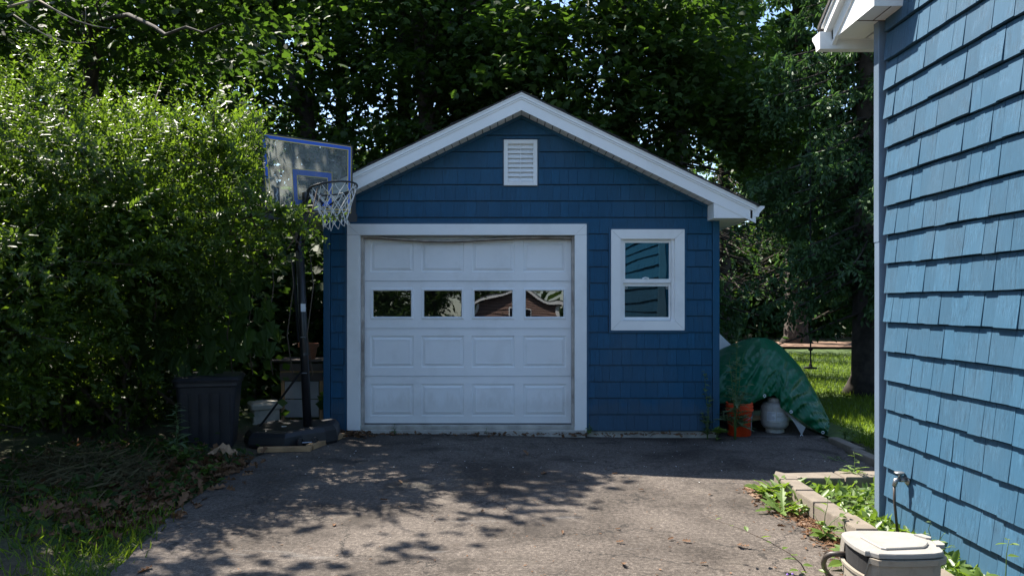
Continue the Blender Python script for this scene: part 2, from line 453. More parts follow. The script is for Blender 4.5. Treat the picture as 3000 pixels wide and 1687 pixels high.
def cloud_mesh(name, pos, axis, nrm, size, tmpl):
    tv, tf = tmpl
    axis = unit(axis); side = unit(np.cross(nrm, axis)); nn = np.cross(axis, side)
    n = len(pos); k = len(tv)
    V = pos[:, None, :] + size[:, None, None] * (tv[None, :, 0, None]*axis[:, None, :] + tv[None, :, 1, None]*side[:, None, :] + tv[None, :, 2, None]*nn[:, None, :])
    V = V.reshape(-1, 3)
    fl = [len(f) for f in tf]; L = sum(fl)
    idx = np.concatenate([np.array(f) for f in tf])
    loops = (np.arange(n)[:, None]*k + idx[None, :]).ravel()
    st = np.cumsum([0] + fl[:-1]); starts = (np.arange(n)[:, None]*L + st[None, :]).ravel()
    me = bpy.data.meshes.new(name)
    me.vertices.add(len(V)); me.vertices.foreach_set("co", V.ravel().astype(np.float32))
    me.loops.add(len(loops)); me.loops.foreach_set("vertex_index", loops.astype(np.int32))
    me.polygons.add(len(starts)); me.polygons.foreach_set("loop_start", starts.astype(np.int32))
    me.update(calc_edges=True)
    return me
def stuff_mesh(name, me, mat, parent=None, label=None, cat=None):
    me.materials.append(mat)
    o = bpy.data.objects.new(name, me); COL.objects.link(o)
    if parent is not None:
        o.parent = parent; o.location = -BASE[parent.name]
        BASE[o.name] = Vector((0,0,0))
    o['kind'] = 'stuff'
    if label: o['label'] = label
    if cat: o['category'] = cat
    return o
def inpoly(px, py, poly):
    ins = np.zeros(len(px), bool); n = len(poly)
    for i in range(n):
        x0, y0 = poly[i]; x1, y1 = poly[(i+1) % n]
        c = ((y0 > py) != (y1 > py))
        with np.errstate(divide='ignore', invalid='ignore'):
            xi = (x1-x0)*(py-y0)/(y1-y0+1e-12)+x0
        ins ^= c & (px < xi)
    return ins
# ================================================================== SETTING: ground, driveway, path
def ground():
    mb = MB()
    xs = [-300,-120,-60,-30,-18,-12,-9]+[-7+.25*i for i in range(85)]+[16,20,30,60,120,300]
    ys = [-300,-120,-60,-30,-15,-8,-4,-2]+[.25*i for i in range(60)]+[16,18,20,22,25,30,40,60,120,300]
    P = []
    for y in ys:
        row = []
        for x in xs:
            z = -.035 + gz(x, y)
            if x < -2.35 and 2 < y < 9.5:                # rough bank of clippings on the left
                k = sm((-2.35-x)/1.0) * sm((y-3.4)/1.2)
                z += .14*k + .05*k*noise.noise((x*2.3, y*2.3, 1))
            z += .012*noise.noise((x*1.7, y*1.7, 3)) if abs(x) < 30 and abs(y) < 30 and not (-2.3 < x < 3.4 and y < 8.3) else 0
            if y < -8: z -= min(1.2, (-8-y)*.06)
            row.append((x, y, z))
        P.append(row)
    mb.grid(P)
    o = obj('ground', mb, M['soil'], smooth=True, kind='structure')
ground()
def left_edge(y):
    pts = [(-4,-1.9),(3.0,-2.02),(3.85,-2.10),(5.0,-2.30),(6.3,-2.34),(7.0,-2.36),(7.5,-2.2),(7.95,-1.9),(8.2,-1.85)]
    for (a, b), (c, d) in zip(pts, pts[1:]):
        if a <= y <= c: x = b+(d-b)*(y-a)/(c-a); break
    else: x = pts[-1][1]
    return x + .05*noise.noise((y*2.1, 0, 5)) + .03*noise.noise((y*7, 0, 2))
def right_edge(y):
    if y < 5.72: return 1.86 + .04*noise.noise((y*2.3, 4, 5)) + .02*noise.noise((y*8, 1, 2))
    t = sm((y-5.72)/.12)
    far = 3.20 + .12*(y-6.5) + .05*noise.noise((y*3, 9, 1))
    return 1.88*(1-t) + far*t
def driveway():
    mb = MB(); ys = [-4,-2,0,1,2]+[2.5+.12*i for i in range(27)]+[5.72,5.76,5.8,5.84]+[5.95+.12*i for i in range(19)]+[8.14]
    P = []
    for y in ys:
        a, b = left_edge(y), right_edge(y)
        P.append([(a+(b-a)*i/40, y, gz(a+(b-a)*i/40, y) + .004*noise.noise(((a+(b-a)*i/40)*1.2, y*1.2, 0))) for i in range(41)])
    mb.grid(P)
    P = []
    for i in range(9):
        y = 8.14+.2*i
        P.append([(2.27+(3.45-2.27)*j/12, y, gz(2.27+(3.45-2.27)*j/12, y)) for j in range(13)])
    mb.grid(P)
    obj('driveway', mb, M['asphalt'], smooth=True, kind='structure')
driveway()
mb = MB(); P = []
for y in [8.0+.5*i for i in range(33)]:
    x0 = 3.55 + (.3 if y > 10 else 0) ; P.append([(x0 + (16-x0)*i/30, y, -.020 + gz(4, y) + .010*noise.noise((i*.7, y*1.3, 0))) for i in range(31)])
mb.grid(P); obj('lawn', mb, M['turf'], smooth=True, kind='structure')
mb = MB(); P = []
for i in range(41):
    x = -2+.7*i; P.append([(x, 24.2+.1*math.sin(x)+.8*j, .0+.03*noise.noise((x, j, 0))) for j in range(5)])
mb.grid(P); obj('path', mb, M['dirt_red'], smooth=True, kind='structure')

# ================================================================== GARAGE
GY = 8.10                                   # front wall plane
XL, XR, XC = -2.046, 2.251, 0.10
SL = 0.4816
def zwall(x): return 3.475 - SL*abs(x-XC)   # gable line where the wall meets the soffit
garage = thing('garage', 'detached blue shingled garage with white gable trim behind the driveway', 'garage', (XC, GY, 0))
wall = MB()
GB = GY+6.2
# front wall as butted prisms around the openings (door -1.70..0.72 x 0.03..2.20, window 1.16..1.80 x 1.20..2.14)
def fr(x0, x1, z0, z1): wall.box(x0, x1, GY, GY+.12, z0, z1)
fr(XL, -1.70, .02, 2.36); fr(-1.70, .72, 2.20, 2.36); fr(.72, 1.16, .02, 2.36)
fr(1.16, 1.80, .02, 1.20); fr(1.16, 1.80, 2.14, 2.36); fr(1.80, XR, .02, 2.36)
wall.prism([(XL, GY, 2.36), (XR, GY, 2.36), (XR, GY, zwall(XR)+.02), (XC, GY, 3.495), (XL, GY, zwall(XL)+.02)], (0,0,0), (0,.12,0))
wall.box(XL, XL+.12, GY+.12, GB, .02, 2.44); wall.box(XR-.12, XR, GY+.12, GB, .02, 2.44); wall.box(XL+.12, XR-.12, GB-.12, GB, .02, 2.44)
wall_o = obj('wall', wall, M['blue_trim'], garage)
mb = MB(); mb.box(XL+.125, XR-.125, GY+.6, GY+.62, .0, 2.9); mb.box(XL+.125, XR-.125, GY+.125, GY+.59, 2.24, 2.27)
obj('interior_partition', mb, M['interior'], garage)
# foundation
mb = MB(); 
P = []
mb.bbox(.82, XR-.01, GY+.01, GY+.2, -.16, .030, .008)
mb.bbox(XL+.01, -1.80, GY+.01, GY+.2, -.12, .030, .008)
obj('foundation', mb, M['concrete'], garage)
mb = MB(); mb.bbox(-1.70, .80, GY-.055, GY+.25, -.12, .040, .01); mb.bbox(-1.66, .69, GY-.005, GY+.22, .04, .078, .006)
obj('door_sill', mb, M['concrete'], garage)

SHMESH = {}
def shingle_piece(kind, poly, proud, zb, zt, mat):
    """poly: list of (a, z) corners; a is along the wall. kind 'g': wall faces -y; 'h': wall faces -x"""
    n = len(poly)
    def pr(z): return proud*(1-(z-zb)/(zt-zb)*.85)
    if kind == 'g':
        vs = [(a, -.018-pr(z), z) for a, z in poly] + [(a, -.016, z) for a, z in poly]
    else:
        vs = [(-.016-pr(z), a, z) for a, z in poly] + [(-.014, a, z) for a, z in poly]
    fs = [list(range(n)) if kind == 'g' else list(range(n))[::-1]]
    for i in range(n):
        j = (i+1) % n
        fs.append((i, n+i, n+j, j) if kind == 'g' else (i, j, n+j, n+i))
    return vs, fs
EXP = .179
def course_spans(x0, x1, holes, zb, zt):
    """free spans of a course between obstacles"""
    sp = [(x0, x1)]
    for hx0, hx1, hz0, hz1 in holes:
        if zb < hz1-.004 and zt > hz0+.004 and True:
            ns = []
            for a, b in sp:
                if hx1 <= a or hx0 >= b: ns.append((a, b)); continue
                if hx0 > a: ns.append((a, hx0))
                if hx1 < b: ns.append((hx1, b))
            sp = ns
    return [s for s in sp if s[1]-s[0] > .01]
WIDTHS = [.085, .10, .115, .13, .145, .165]
def clip_poly(poly, f):
    """keep the part of poly (a,z) where f(a,z) >= 0 (f linear)"""
    out = []
    for i in range(len(poly)):
        p, q = poly[i], poly[(i+1) % len(poly)]; fp, fq = f(*p), f(*q)
        if fp >= 0: out.append(p)
        if fp*fq < 0:
            t = fp/(fp-fq); out.append((p[0]+(q[0]-p[0])*t, p[1]+(q[1]-p[1])*t))
    return out
holes_g = [(-1.825, .838, -1, 2.305), (1.055, 1.906, 1.100, 2.248), (-.105, .292, 2.685, 3.215)]
pieces = []
for k in range(20):
    zb = .032+EXP*k; zt = zb+EXP-.0115
    # split the course at hole edges in height too
    lev = [zb, zt]
    for h in holes_g:
        for z in (h[2], h[3]):
            if zb+.02 < z < zt-.02: lev.append(z)
    lev = sorted(lev)
    cuts = []
    x = XL+.066 - rnd.random()*.06
    while x < XR:
        w = rnd.choice(WIDTHS); cuts.append((x, x+w)); x += w
    for za, zc in zip(lev, lev[1:]):
        for a, b in course_spans(XL+.066, XR-.066, holes_g, za, zc):
            for c0, c1 in cuts:
                p0, p1 = max(a, c0), min(b, c1)
                if p1-p0 < .012: continue
                poly = [(p0+.0012, za), (p1-.0012, za), (p1-.0012, zc), (p0+.0012, zc)]
                poly = clip_poly(poly, lambda a_, z_: 3.445 - SL*(a_-XC) - z_)
                poly = clip_poly(poly, lambda a_, z_: 3.445 + SL*(a_-XC) - z_)
                if len(poly) >= 3:
                    area = (p1-p0)*(zc-za); pieces.append((area, poly, zb, zt, rnd.uniform(.009, .013)))
pieces.sort(key=lambda t: -t[0])
field = MB()
for i, (ar, poly, zb, zt, pr) in enumerate(pieces):
    cx = poly[0][0]; loc = Vector((cx, GY, zb))
    rel = [(a-cx, z-zb) for a, z in poly]
    if i < 300:
        key = tuple((round(a, 3), round(z, 3)) for a, z in rel)
        if key not in SHMESH:
            q = MB(); q.add(*shingle_piece('g', rel, .011, 0, zt-zb, None))
            me = q.mesh('shingle'); me.materials.append(M['siding_g']); SHMESH[key] = me
        o = bpy.data.objects.new('shingle', SHMESH[key]); COL.objects.link(o); o.parent = wall_o
        o.location = loc - BASE[wall_o.name]
    else:
        vs, fs = shingle_piece('g', rel, pr, 0, zt-zb, None)
        field.add([(v[0]+loc.x, v[1]+loc.y, v[2]+loc.z) for v in vs], fs)
obj('small_shingles', field, M['siding_g'], wall_o, kind='stuff')
for x0, x1 in ((XL-.012, XL+.062), (XR-.062, XR+.012)):
    mb = MB(); mb.bbox(x0, x1, GY-.038, GY+.07, .022, 2.40, .004); obj('corner_board', mb, M['blue_trim'], wall_o)
# blue J trim round door and window, along the gable
mb = MB()
mb.box(-1.825, -1.800, GY-.036, GY, .03, 2.305); mb.box(.816, .838, GY-.036, GY, .03, 2.305); mb.box(-1.800, .816, GY-.036, GY, 2.284, 2.305)
mb.box(1.056, 1.078, GY-.036, GY, 1.100, 2.247); mb.box(1.884, 1.905, GY-.036, GY, 1.100, 2.247)
mb.box(1.078, 1.884, GY-.036, GY, 2.226, 2.247); mb.box(1.078, 1.884, GY-.036, GY, 1.100, 1.122)
for s in (-1, 1):
    xe = XC+s*2.1
    mb.prism([(XC, GY, 3.474), (xe, GY, 3.474-SL*2.1), (xe, GY, 3.434-SL*2.1), (XC, GY, 3.434)], (0,-.036,0), (0,-.001,0))
obj('trim_channel', mb, M['blue_trim'], wall_o)

# ---- roof
roof = MB(); OH = .285; FY = GY-OH      # front face of the rake
HW = 2.477
zr = 3.655
for s in (-1, 1):
    e = XC+s*(HW+.03)
    roof.prism([(XC, FY-.03, zr), (e, FY-.03, zr-SL*(HW+.03)), (e, FY-.03, zr-SL*(HW+.03)-.012), (XC, FY-.03, zr-.012)], (0,0,0), (0,6.7,0))
roof_o = obj('roof', roof, M['roof'], garage)
# shingle courses on the slopes
sh = MB()
for s in (-1, 1):
    for k in range(17):
        for j in range(22):
            d0 = .02+k*.145; d1 = d0+.150
            y0 = FY-.035+j*.305+(.15 if k % 2 else 0); y1 = min(y0+.300, FY+6.65)
            if d1 > HW+.05: continue
            t = .006+.004*rnd.random()
            p = [(XC+s*d0, y0, zr-SL*d0+.001), (XC+s*d1, y0, zr-SL*d1+t+.004), (XC+s*d1, y1, zr-SL*d1+t+.004), (XC+s*d0, y1, zr-SL*d0+.001)]
            q = [(a, b, c-.006) for a, b, c in p]
            sh.add(p+q, [(0,1,2,3) if s > 0 else (3,2,1,0), (0,1,5,4), (1,2,6,5), (2,3,7,6), (3,0,4,7)])
obj('roof_shingles', sh, M['roof'], roof_o, kind='stuff')
def rake_piece(s, z0, z1, y0, y1, xe=HW, b=None):
    """board along the gable slope: vertical extent measured down from the roof line"""
    e = XC+s*xe
    return [(XC, y0, zr-z0), (e, y0, zr-z0-SL*xe), (e, y0, zr-z1-SL*xe), (XC, y0, zr-z1)], (0,0,0), (0,y1-y0,0)
for s in (-1, 1):
    mb = MB(); mb.prism(*rake_piece(s, .014, .030, FY-.022, FY+.30)); mb.prism(*rake_piece(s, .031, .062, FY-.016, FY+.02))
    mb.prism(*rake_piece(s, .064, .082, FY-.009, FY+.02)); obj('drip_trim', mb, M['white'], roof_o)
    mb = MB(); mb.prism(*rake_piece(s, .0825, .197, FY, FY+.022)); obj('rake_board', mb, M['white'], roof_o)
    # joint line in the metal cover
    xq = XC+s*1.02
    mb = MB(); mb.prism([(xq, FY-.0025, zr-.085-SL*1.02), (xq+.35*s, FY-.0025, zr-.085-SL*1.37), (xq+.35*s, FY-.0025, zr-.1955-SL*1.37), (xq, FY-.0025, zr-.1955-SL*1.02)], (0,0,0), (0,.0022,0))
    if s < 0: obj('rake_splice', mb, M['white'], roof_o)
    # soffit panels under the overhang
    n = 25
    for i in range(n):
        d0 = (.01+i*(2.05/n)+.003) if i else .001; d1 = .01+(i+1)*(2.05/n)-.006
        mb = MB()
        zt = .178
        mb.prism([(XC+s*d0, FY+.022, zr-zt-SL*d0), (XC+s*d1, FY+.022, zr-zt-SL*d1), (XC+s*d1, FY+.022, zr-zt-.008-SL*d1), (XC+s*d0, FY+.022, zr-zt-.008-SL*d0)], (0,0,0), (0,OH-.022,0))
        obj('soffit_panel', mb, M['white_soffit'], roof_o)
    mb = MB()
    mb.prism([(XC+s*0, FY+.022, zr-.160), (XC+s*2.1, FY+.022, zr-.160-SL*2.1), (XC+s*2.1, FY+.022, zr-.172-SL*2.1), (XC, FY+.022, zr-.172)], (0,0,0), (0,OH,0))
    obj('soffit_backing', mb, M['dark'], roof_o)
    # boxed eave return, eave soffit and gutter
    xi, xo = XC+s*2.035, XC+s*2.42
    zb_, = (2.318,)
    mb = MB()
    ztop_i = zr-.198-SL*2.035; ztop_o = zr-.198-SL*2.42
    pts = [(xi, FY+.004, zb_), (xo, FY+.004, zb_), (xo, FY+.004, max(ztop_o, zb_+.04)), (xi, FY+.004, ztop_i)]
    if s < 0: pts = pts[::-1]
    mb.prism(pts, (0,0,0), (0,OH-.006,0)); obj('eave_return', mb, M['white'], roof_o)
    mb = MB()
    for i in range(14):
        y0 = GY+.002+i*.45
        x0, x1 = (XR+.014, xo) if s > 0 else (xo, XL-.014)
        for j in range(5):
            a = x0+(x1-x0)*j/5
            mb.box(a+.002, a+(x1-x0)/5-.002, y0, y0+.446, zb_+.002, zb_+.012)
    obj('eave_soffit', mb, M['white_soffit'], roof_o)
    mb = MB(); mb.box(min(xo, xo+s*.02), max(xo, xo+s*.02), FY+.0, GB+.3, zb_-.004, zb_+.155); obj('fascia_board', mb, M['white'], roof_o)
    # K-style gutter profile
    prof = [(0, .115), (0, 0), (.065, 0), (.070, .035), (.10, .07), (.125, .095), (.125, .115), (.120, .115), (.118, .098), (.094, .075), (.064, .04), (.06, .006), (.006, .006), (.006, .115)]
    xg = xo+s*.022
    P = [(xg+s*a, FY-.002, zb_+.012+b) for a, b in prof]
    mb = MB(); mb.prism(P if s < 0 else P[::-1], (0,0,0), (0,6.6,0))
    cap = [(xg+s*a, FY-.003, zb_+.012+b) for a, b in [(0, .115), (0, 0), (.065, 0), (.070, .035), (.10, .07), (.125, .095), (.125, .115)]]
    mb.prism(cap if s < 0 else cap[::-1], (0,-.002,0), (0,0,0))
    obj('gutter', mb, M['white'], roof_o)

# ---- door surround
mb = MB(); mb.bbox(-1.798, -1.660, GY-.044, GY+.10, .035, 2.160, .004); obj('door_jamb', mb, M['white'], garage)
mb = MB(); mb.bbox(.684, .814, GY-.044, GY+.10, .012, 2.160, .004); obj('door_jamb', mb, M['white'], garage)
mb = MB(); mb.bbox(-1.798, .814, GY-.044, GY+.10, 2.161, 2.282, .004); obj('door_head', mb, M['white'], garage)
mb = MB()
for (x, sx) in ((-1.798, 1), (.814, -1)):
    w = .138 if sx > 0 else .130
    mb.add([(x, GY-.0446, 2.2815), (x+sx*.003, GY-.0446, 2.2815), (x+sx*w, GY-.0446, 2.1615), (x+sx*(w-.003), GY-.0446, 2.1615)], [(0,1,2,3) if sx < 0 else (3,2,1,0)])
obj('mitre_joint', mb, M['seal'], garage)
# stop moulding inside the opening
mb = MB(); mb.box(-1.658, -1.632, GY+.03, GY+.088, .05, 2.159); mb.box(.656, .682, GY+.03, GY+.088, .05, 2.159)
obj('door_stop', mb, M['seal'], garage)
# ---- sectional door
DY = GY+.105
DX0, DX1 = -1.652, .676
base = MB(); base.box(DX0-.02, DX1+.02, DY+.030, DY+.045, .06, 2.17)
door_o = obj('garage_door', base, M['white_door'], garage)
seams = [.088, .612, 1.140, 1.664, 2.150]
pxs = [(932,1040),(1060,1167),(1187,1295),(1316,1424)]
cols = [((a*1.1646-1500)*8.2/F, (b*1.1646-1500)*8.2/F) for a, b in pxs]
rows = []
for v0, v1 in ((966,1046),(845,924),(725,803),(606,684)):
    rows.append((CAMZ-(v1*1.1646-888)*8.2/F, CAMZ-(v0*1.1646-888)*8.2/F))
PAN = {}
for r in range(4):
    z0, z1 = seams[r]+.0025, seams[r+1]-.0025
    pz0, pz1 = rows[r]
    mb = MB(); yf, yb = DY, DY+.029
    mb.box(DX0, DX1, yf, yb, z0, pz0); mb.box(DX0, DX1, yf, yb, pz1, z1)
    e = [DX0]+[q for c in cols for q in c]+[DX1]
    for i in range(0, 10, 2): mb.box(e[i], e[i+1], yf, yb, pz0, pz1)
    # rolled lip along the top of each section
    mb.box(DX0, DX1, yf-.003, yf-.0005, z1-.010, z1-.002)
    obj('door_section', mb, M['white_door'], door_o)
    for c0, c1 in cols:
        q = MB()
        def rect(i, y): return [(c0+i, DY+y, pz0+i), (c1-i, DY+y, pz0+i), (c1-i, DY+y, pz1-i), (c0+i, DY+y, pz1-i)]
        if r == 2:
            rings = [rect(0, .0), rect(.004, -.008), rect(.020, -.010), rect(.026, -.004), rect(.030, .012)]
        else:
            rings = [rect(0, 0), rect(.003, .011), rect(.014, .013), rect(.017, .010), rect(.046, .000), rect(.050, .0035)]
        vs = [p for rr in rings for p in rr]; fs = []
        for i in range(len(rings)-1):
            for j in range(4): fs.append((i*4+j, i*4+(j+1) % 4, i*4+4+(j+1) % 4, i*4+4+j))
        if r != 2: k = (len(rings)-1)*4; fs.append((k, k+1, k+2, k+3))
        q.add(vs, fs)
        obj('pane_frame' if r == 2 else 'raised_panel', q, M['white_door'], door_o)
        if r == 2:
            t = .0155*.5
            zc = (pz0+pz1)/2
            g = MB(); i = .029
            dy = math.tan(R(.9))*(pz1-pz0-2*i)/2
            g.add([(c0+i, DY+.012-dy, pz0+i), (c1-i, DY+.012-dy, pz0+i), (c1-i, DY+.012+dy, pz1-i), (c0+i, DY+.012+dy, pz1-i)], [(0,1,2,3)])
            obj('window_pane', g, M['glass'], door_o)
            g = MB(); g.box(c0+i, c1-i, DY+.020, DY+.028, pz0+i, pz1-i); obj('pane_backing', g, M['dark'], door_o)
# weather seal that has sagged off the head
sealpts = [(-1.66,2.150),(-1.45,2.142),(-1.2,2.122),(-.95,2.108),(-.70,2.104),(-.45,2.112),(-.2,2.127),(.05,2.137),(.3,2.141),(.55,2.138),(.682,2.136)]
mb = MB()
top = [(x, GY+.045, z+.012) for x, z in sealpts]; bot = [(x, GY+.030, z-.010) for x, z in sealpts]
P = [top, [(x, GY+.026, z+.004) for x, z in sealpts], bot]
mb.grid(P); obj('door_seal', mb, M['seal'], door_o, smooth=True)
mb = MB(); mb.grid([bot, [(x, GY+.045, z-.018) for x, z in sealpts], [(x, GY+.09, z-.016) for x, z in sealpts]]); obj('seal_underside', mb, M['seal_dark'], door_o, smooth=True)
mb = MB(); mb.box(DX0, DX1, DY+.002, DY+.028, .079, .0895); obj('bottom_seal', mb, M['rubber'], door_o)
# track edges each side
# ---- window
win = MB()
win.box(1.165, 1.795, GY-.012, GY+.06, 1.205, 1.228); win.box(1.165, 1.795, GY-.012, GY+.06, 2.112, 2.137)
win.box(1.165, 1.217, GY-.012, GY+.06, 1.228, 2.112); win.box(1.743, 1.795, GY-.012, GY+.06, 1.228, 2.112)
win_o = obj('window', win, M['white'], garage)
WX0, WX1, WZ0, WZ1 = 1.080, 1.881, 1.124, 2.224; wi = .104
ox = [(WX0,WZ0),(WX1,WZ0),(WX1,WZ1),(WX0,WZ1)]; ix = [(WX0+wi,WZ0+wi),(WX1-wi-.0,WZ0+wi),(WX1-wi,WZ1-wi),(WX0+wi,WZ1-wi)]
for k in range(4):
    a, b = ox[k], ox[(k+1) % 4]; c, d = ix[(k+1) % 4], ix[k]
    ce = ((a[0]+b[0]+c[0]+d[0])/4, (a[1]+b[1]+c[1]+d[1])/4)
    sc = lambda p: (ce[0]+(p[0]-ce[0])*.9965, GY-.042, ce[1]+(p[1]-ce[1])*.9965)
    mb = MB(); mb.prism([sc(a), sc(b), sc(c), sc(d)], (0,0,0), (0,.040,0)); obj('casing_board', mb, M['white'], win_o)
def sash(z0, z1, y, w, wb):
    mb = MB(); x0, x1 = 1.219, 1.741
    mb.box(x0, x0+w, y, y+.03, z0, z1); mb.box(x1-w, x1, y, y+.03, z0, z1)
    mb.box(x0+w, x1-w, y, y+.03, z0, z0+wb); mb.box(x0+w, x1-w, y, y+.03, z1-.03, z1); return mb
obj('sash', sash(1.640, 2.110, GY+.004, .020, .045), M['white'], win_o)
obj('sash', sash(1.232, 1.636, GY+.024, .020, .035), M['white'], win_o)
mb = MB(); mb.add([(1.239, GY+.020, 1.685), (1.721, GY+.020, 1.685), (1.721, GY+.020, 2.080), (1.239, GY+.020, 2.080)], [(0,1,2,3)]); obj('window_pane', mb, M['glass_window'], win_o)
mb = MB(); mb.add([(1.239, GY+.038, 1.267), (1.721, GY+.038, 1.267), (1.721, GY+.038, 1.606), (1.239, GY+.038, 1.606)], [(0,1,2,3)]); obj('window_pane', mb, M['glass_screen'], win_o)
mb = MB(); mb.tube([(1.43, GY+.012, 1.690), (1.46, GY+.004, 1.700), (1.50, GY+.006, 1.692)], .007, 6); obj('sash_lock', mb, M['white'], win_o)
for x in (1.255, 1.705):
    mb = MB(); z = 1.59
    for a, b, c, d in ((-.012,.012,.009,.012),(-.012,.012,-.012,-.009),(-.012,-.009,-.009,.009),(.009,.012,-.009,.009)): mb.box(x+a, x+b, GY+.033, GY+.036, z+c, z+d)
    obj('screen_clip', mb, M['white'], win_o)
mb = MB(); mb.box(1.222, 1.738, GY+.060, GY+.062, 1.21, 2.135)
obj('dark_backing', mb, M['dark'], win_o)  # flat dark sheet behind the panes, standing in for the dark interior
# ---- gable vent
vb = MB(); VX0, VX1, VZ0, VZ1 = -.089, .276, 2.700, 3.200; b = .045
vb.bbox(VX0, VX0+b, GY-.044, GY-.002, VZ0, VZ1, .004); vb.bbox(VX1-b, VX1, GY-.044, GY-.002, VZ0, VZ1, .004)
vb.bbox(VX0+b, VX1-b, GY-.044, GY-.002, VZ0, VZ0+b, .004); vb.bbox(VX0+b, VX1-b, GY-.044, GY-.002, VZ1-b, VZ1, .004)
vent_o = obj('gable_vent', vb, M['white'], garage)
for i in range(8):
    z = VZ0+b+.004+i*.0505
    mb = MB(); mb.prism([(VX0+b, GY-.030, z), (VX0+b, GY-.006, z+.048), (VX0+b, GY-.002, z+.056), (VX0+b, GY-.030, z+.012)][::-1], (0,0,0), (VX1-VX0-2*b,0,0)); obj('louvre', mb, M['white'], vent_o)
mb = MB(); mb.box((VX0+VX1)/2-.004, (VX0+VX1)/2+.004, GY-.034, GY-.024, VZ0+b, VZ1-b); obj('centre_rib', mb, M['white'], vent_o)
mb = MB(); mb.box(VX0+b, VX1-b, GY-.0009, GY-.0004, VZ0+b, VZ1-b); obj('vent_screen', mb, M['seal_dark'], vent_o)

# ================================================================== HOUSE on the right
HX = 2.343; HYC = 4.66
house = thing('house', 'blue shake sided house corner with white eave at the right edge', 'house', (HX, HYC, 0))
hs = .62
def hz(y): return 3.20 + hs*(4.914-y)           # underside line of the rake soffit
mb = MB()
mb.prism([(HX, HYC, .045), (HX, -3.0, .045), (HX, -3.0, 5.9), (HX, .6, 5.9), (HX, HYC, hz(HYC)-.0)], (0,0,0), (.15,0,0))
mb.box(HX+.15, HX+9, HYC-.15, HYC, .045, 3.3)
hw = obj('wall', mb, M['blue_trim'], house)
mb = MB(); mb.box(HX+.012, HX+.2, -3, HYC-.02, -.2, .043); obj('foundation', mb, M['concrete'], house)
hp = []
for k in range(31):
    zb = .052+EXP*k; zt = zb+EXP-.009
    y = 4.585
    while y > -2.2:
        w = rnd.choice(WIDTHS)*rnd.uniform(.92, 1.12); y0 = max(-2.3, y-w)
        dip = rnd.uniform(-.003, .003)
        gp = rnd.choice((.0012,.0014,.0025,.003)); poly = [(y0+gp, zb+dip), (y-.0012, zb+dip+rnd.uniform(-.0015,.0015)), (y-.0012, zt), (y0+gp, zt)]
        poly = clip_poly(poly, lambda a, z: hz(a)-.02-z)
        if len(poly) >= 3: hp.append(((y0 > 2.95 and zb < 3.6), poly, zb, zt, rnd.uniform(.020, .029)))
        y = y0
cnt = 0; far = MB()
for inview, poly, zb, zt, pr in hp:
    y0 = poly[0][0]; rel = [(a-y0, z-zb) for a, z in poly]; vs, fs = shingle_piece('h', rel, pr, 0, zt-zb, None)
    if inview and cnt < 300:
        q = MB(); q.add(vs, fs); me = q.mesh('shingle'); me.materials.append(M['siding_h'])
        o = bpy.data.objects.new('shingle', me); COL.objects.link(o); o.parent = hw
        o.location = Vector((HX, y0, zb)) - BASE[hw.name]; cnt += 1
    else: far.add([(v[0]+HX, v[1]+y0, v[2]+zb) for v in vs], fs)
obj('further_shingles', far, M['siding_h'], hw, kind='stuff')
mb = MB(); mb.bbox(HX-.054, HX+.07, 4.612, 4.672, .03, 1.90, .004); mb.bbox(HX-.057, HX+.07, 4.610, 4.675, 1.80, 3.30, .004)
mb.box(HX-.010, HX, 4.588, 4.612, .03, 3.25); obj('corner_board', mb, M['blue_corner'], hw)
# roof of the house: eave at the back, gable above us
hr = MB(); RX = HX-.27
hr.prism([(RX, 5.02, 3.262), (RX, 0.4, 3.262+hs*4.62), (RX, 0.4, 3.262+hs*4.62+.03), (RX, 5.02, 3.292)], (0,0,0), (9,0,0))
hr.prism([(RX, 0.4, 3.262+hs*4.62), (RX, -4.2, 3.262), (RX, -4.2, 3.292), (RX, 0.4, 3.262+hs*4.62+.03)], (0,0,0), (9,0,0))
hr_o = obj('roof', hr, M['roof'], house)
def rk(x0, x1, lo, hi, y0, y1, nm, m):
    z = lambda y: 3.262+hs*(5.02-y)
    mb = MB(); mb.prism([(x0, y0, z(y0)-lo), (x0, y1, z(y1)-lo), (x0, y1, z(y1)-hi), (x0, y0, z(y0)-hi)], (0,0,0), (x1-x0,0,0)); obj(nm, mb, m, hr_o)
rk(RX+.008, RX+.03, .001, .022, 4.98, .45, 'drip_trim', M['white'])
rk(RX+.020, RX+.06, .023, .085, 4.96, .45, 'rake_moulding', M['white'])
rk(RX+.060, RX+.085, .030, .175, 4.945, .45, 'rake_board', M['white'])
for i in range(12):
    y1 = 4.35-i*.30; z = lambda y: 3.262+hs*(5.02-y)-.150
    mb = MB(); mb.prism([(RX+.086, y1, z(y1)), (RX+.086, y1-.296, z(y1-.296)), (RX+.086, y1-.296, z(y1-.296)-.008), (RX+.086, y1, z(y1)-.008)], (0,0,0), (.182,0,0)); obj('soffit_panel', mb, M['white_soffit'], hr_o)
mb = MB(); mb.prism([(HX-.200, 4.377, 3.177), (HX-.200, 4.914, 3.177), (HX-.200, 4.914, 3.215), (HX-.200, 4.377, 3.50)], (0,0,0), (.199,0,0)); obj('eave_return', mb, M['white'], hr_o)
mb = MB(); mb.box(HX-.196, HX-.004, 4.60, 4.604, 3.1735, 3.1765); mb.box(HX-.100, HX-.096, 4.38, 4.598, 3.1735, 3.1765); obj('soffit_seam', mb, M['seal_dark'], hr_o)
mb = MB(); mb.prism([(HX-.21, 4.915, 3.175), (HX+8, 4.915, 3.175), (HX+8, 4.915, 3.29), (HX-.21, 4.915, 3.29)], (0,0,0), (0,.02,0)); obj('fascia_board', mb, M['white'], hr_o)
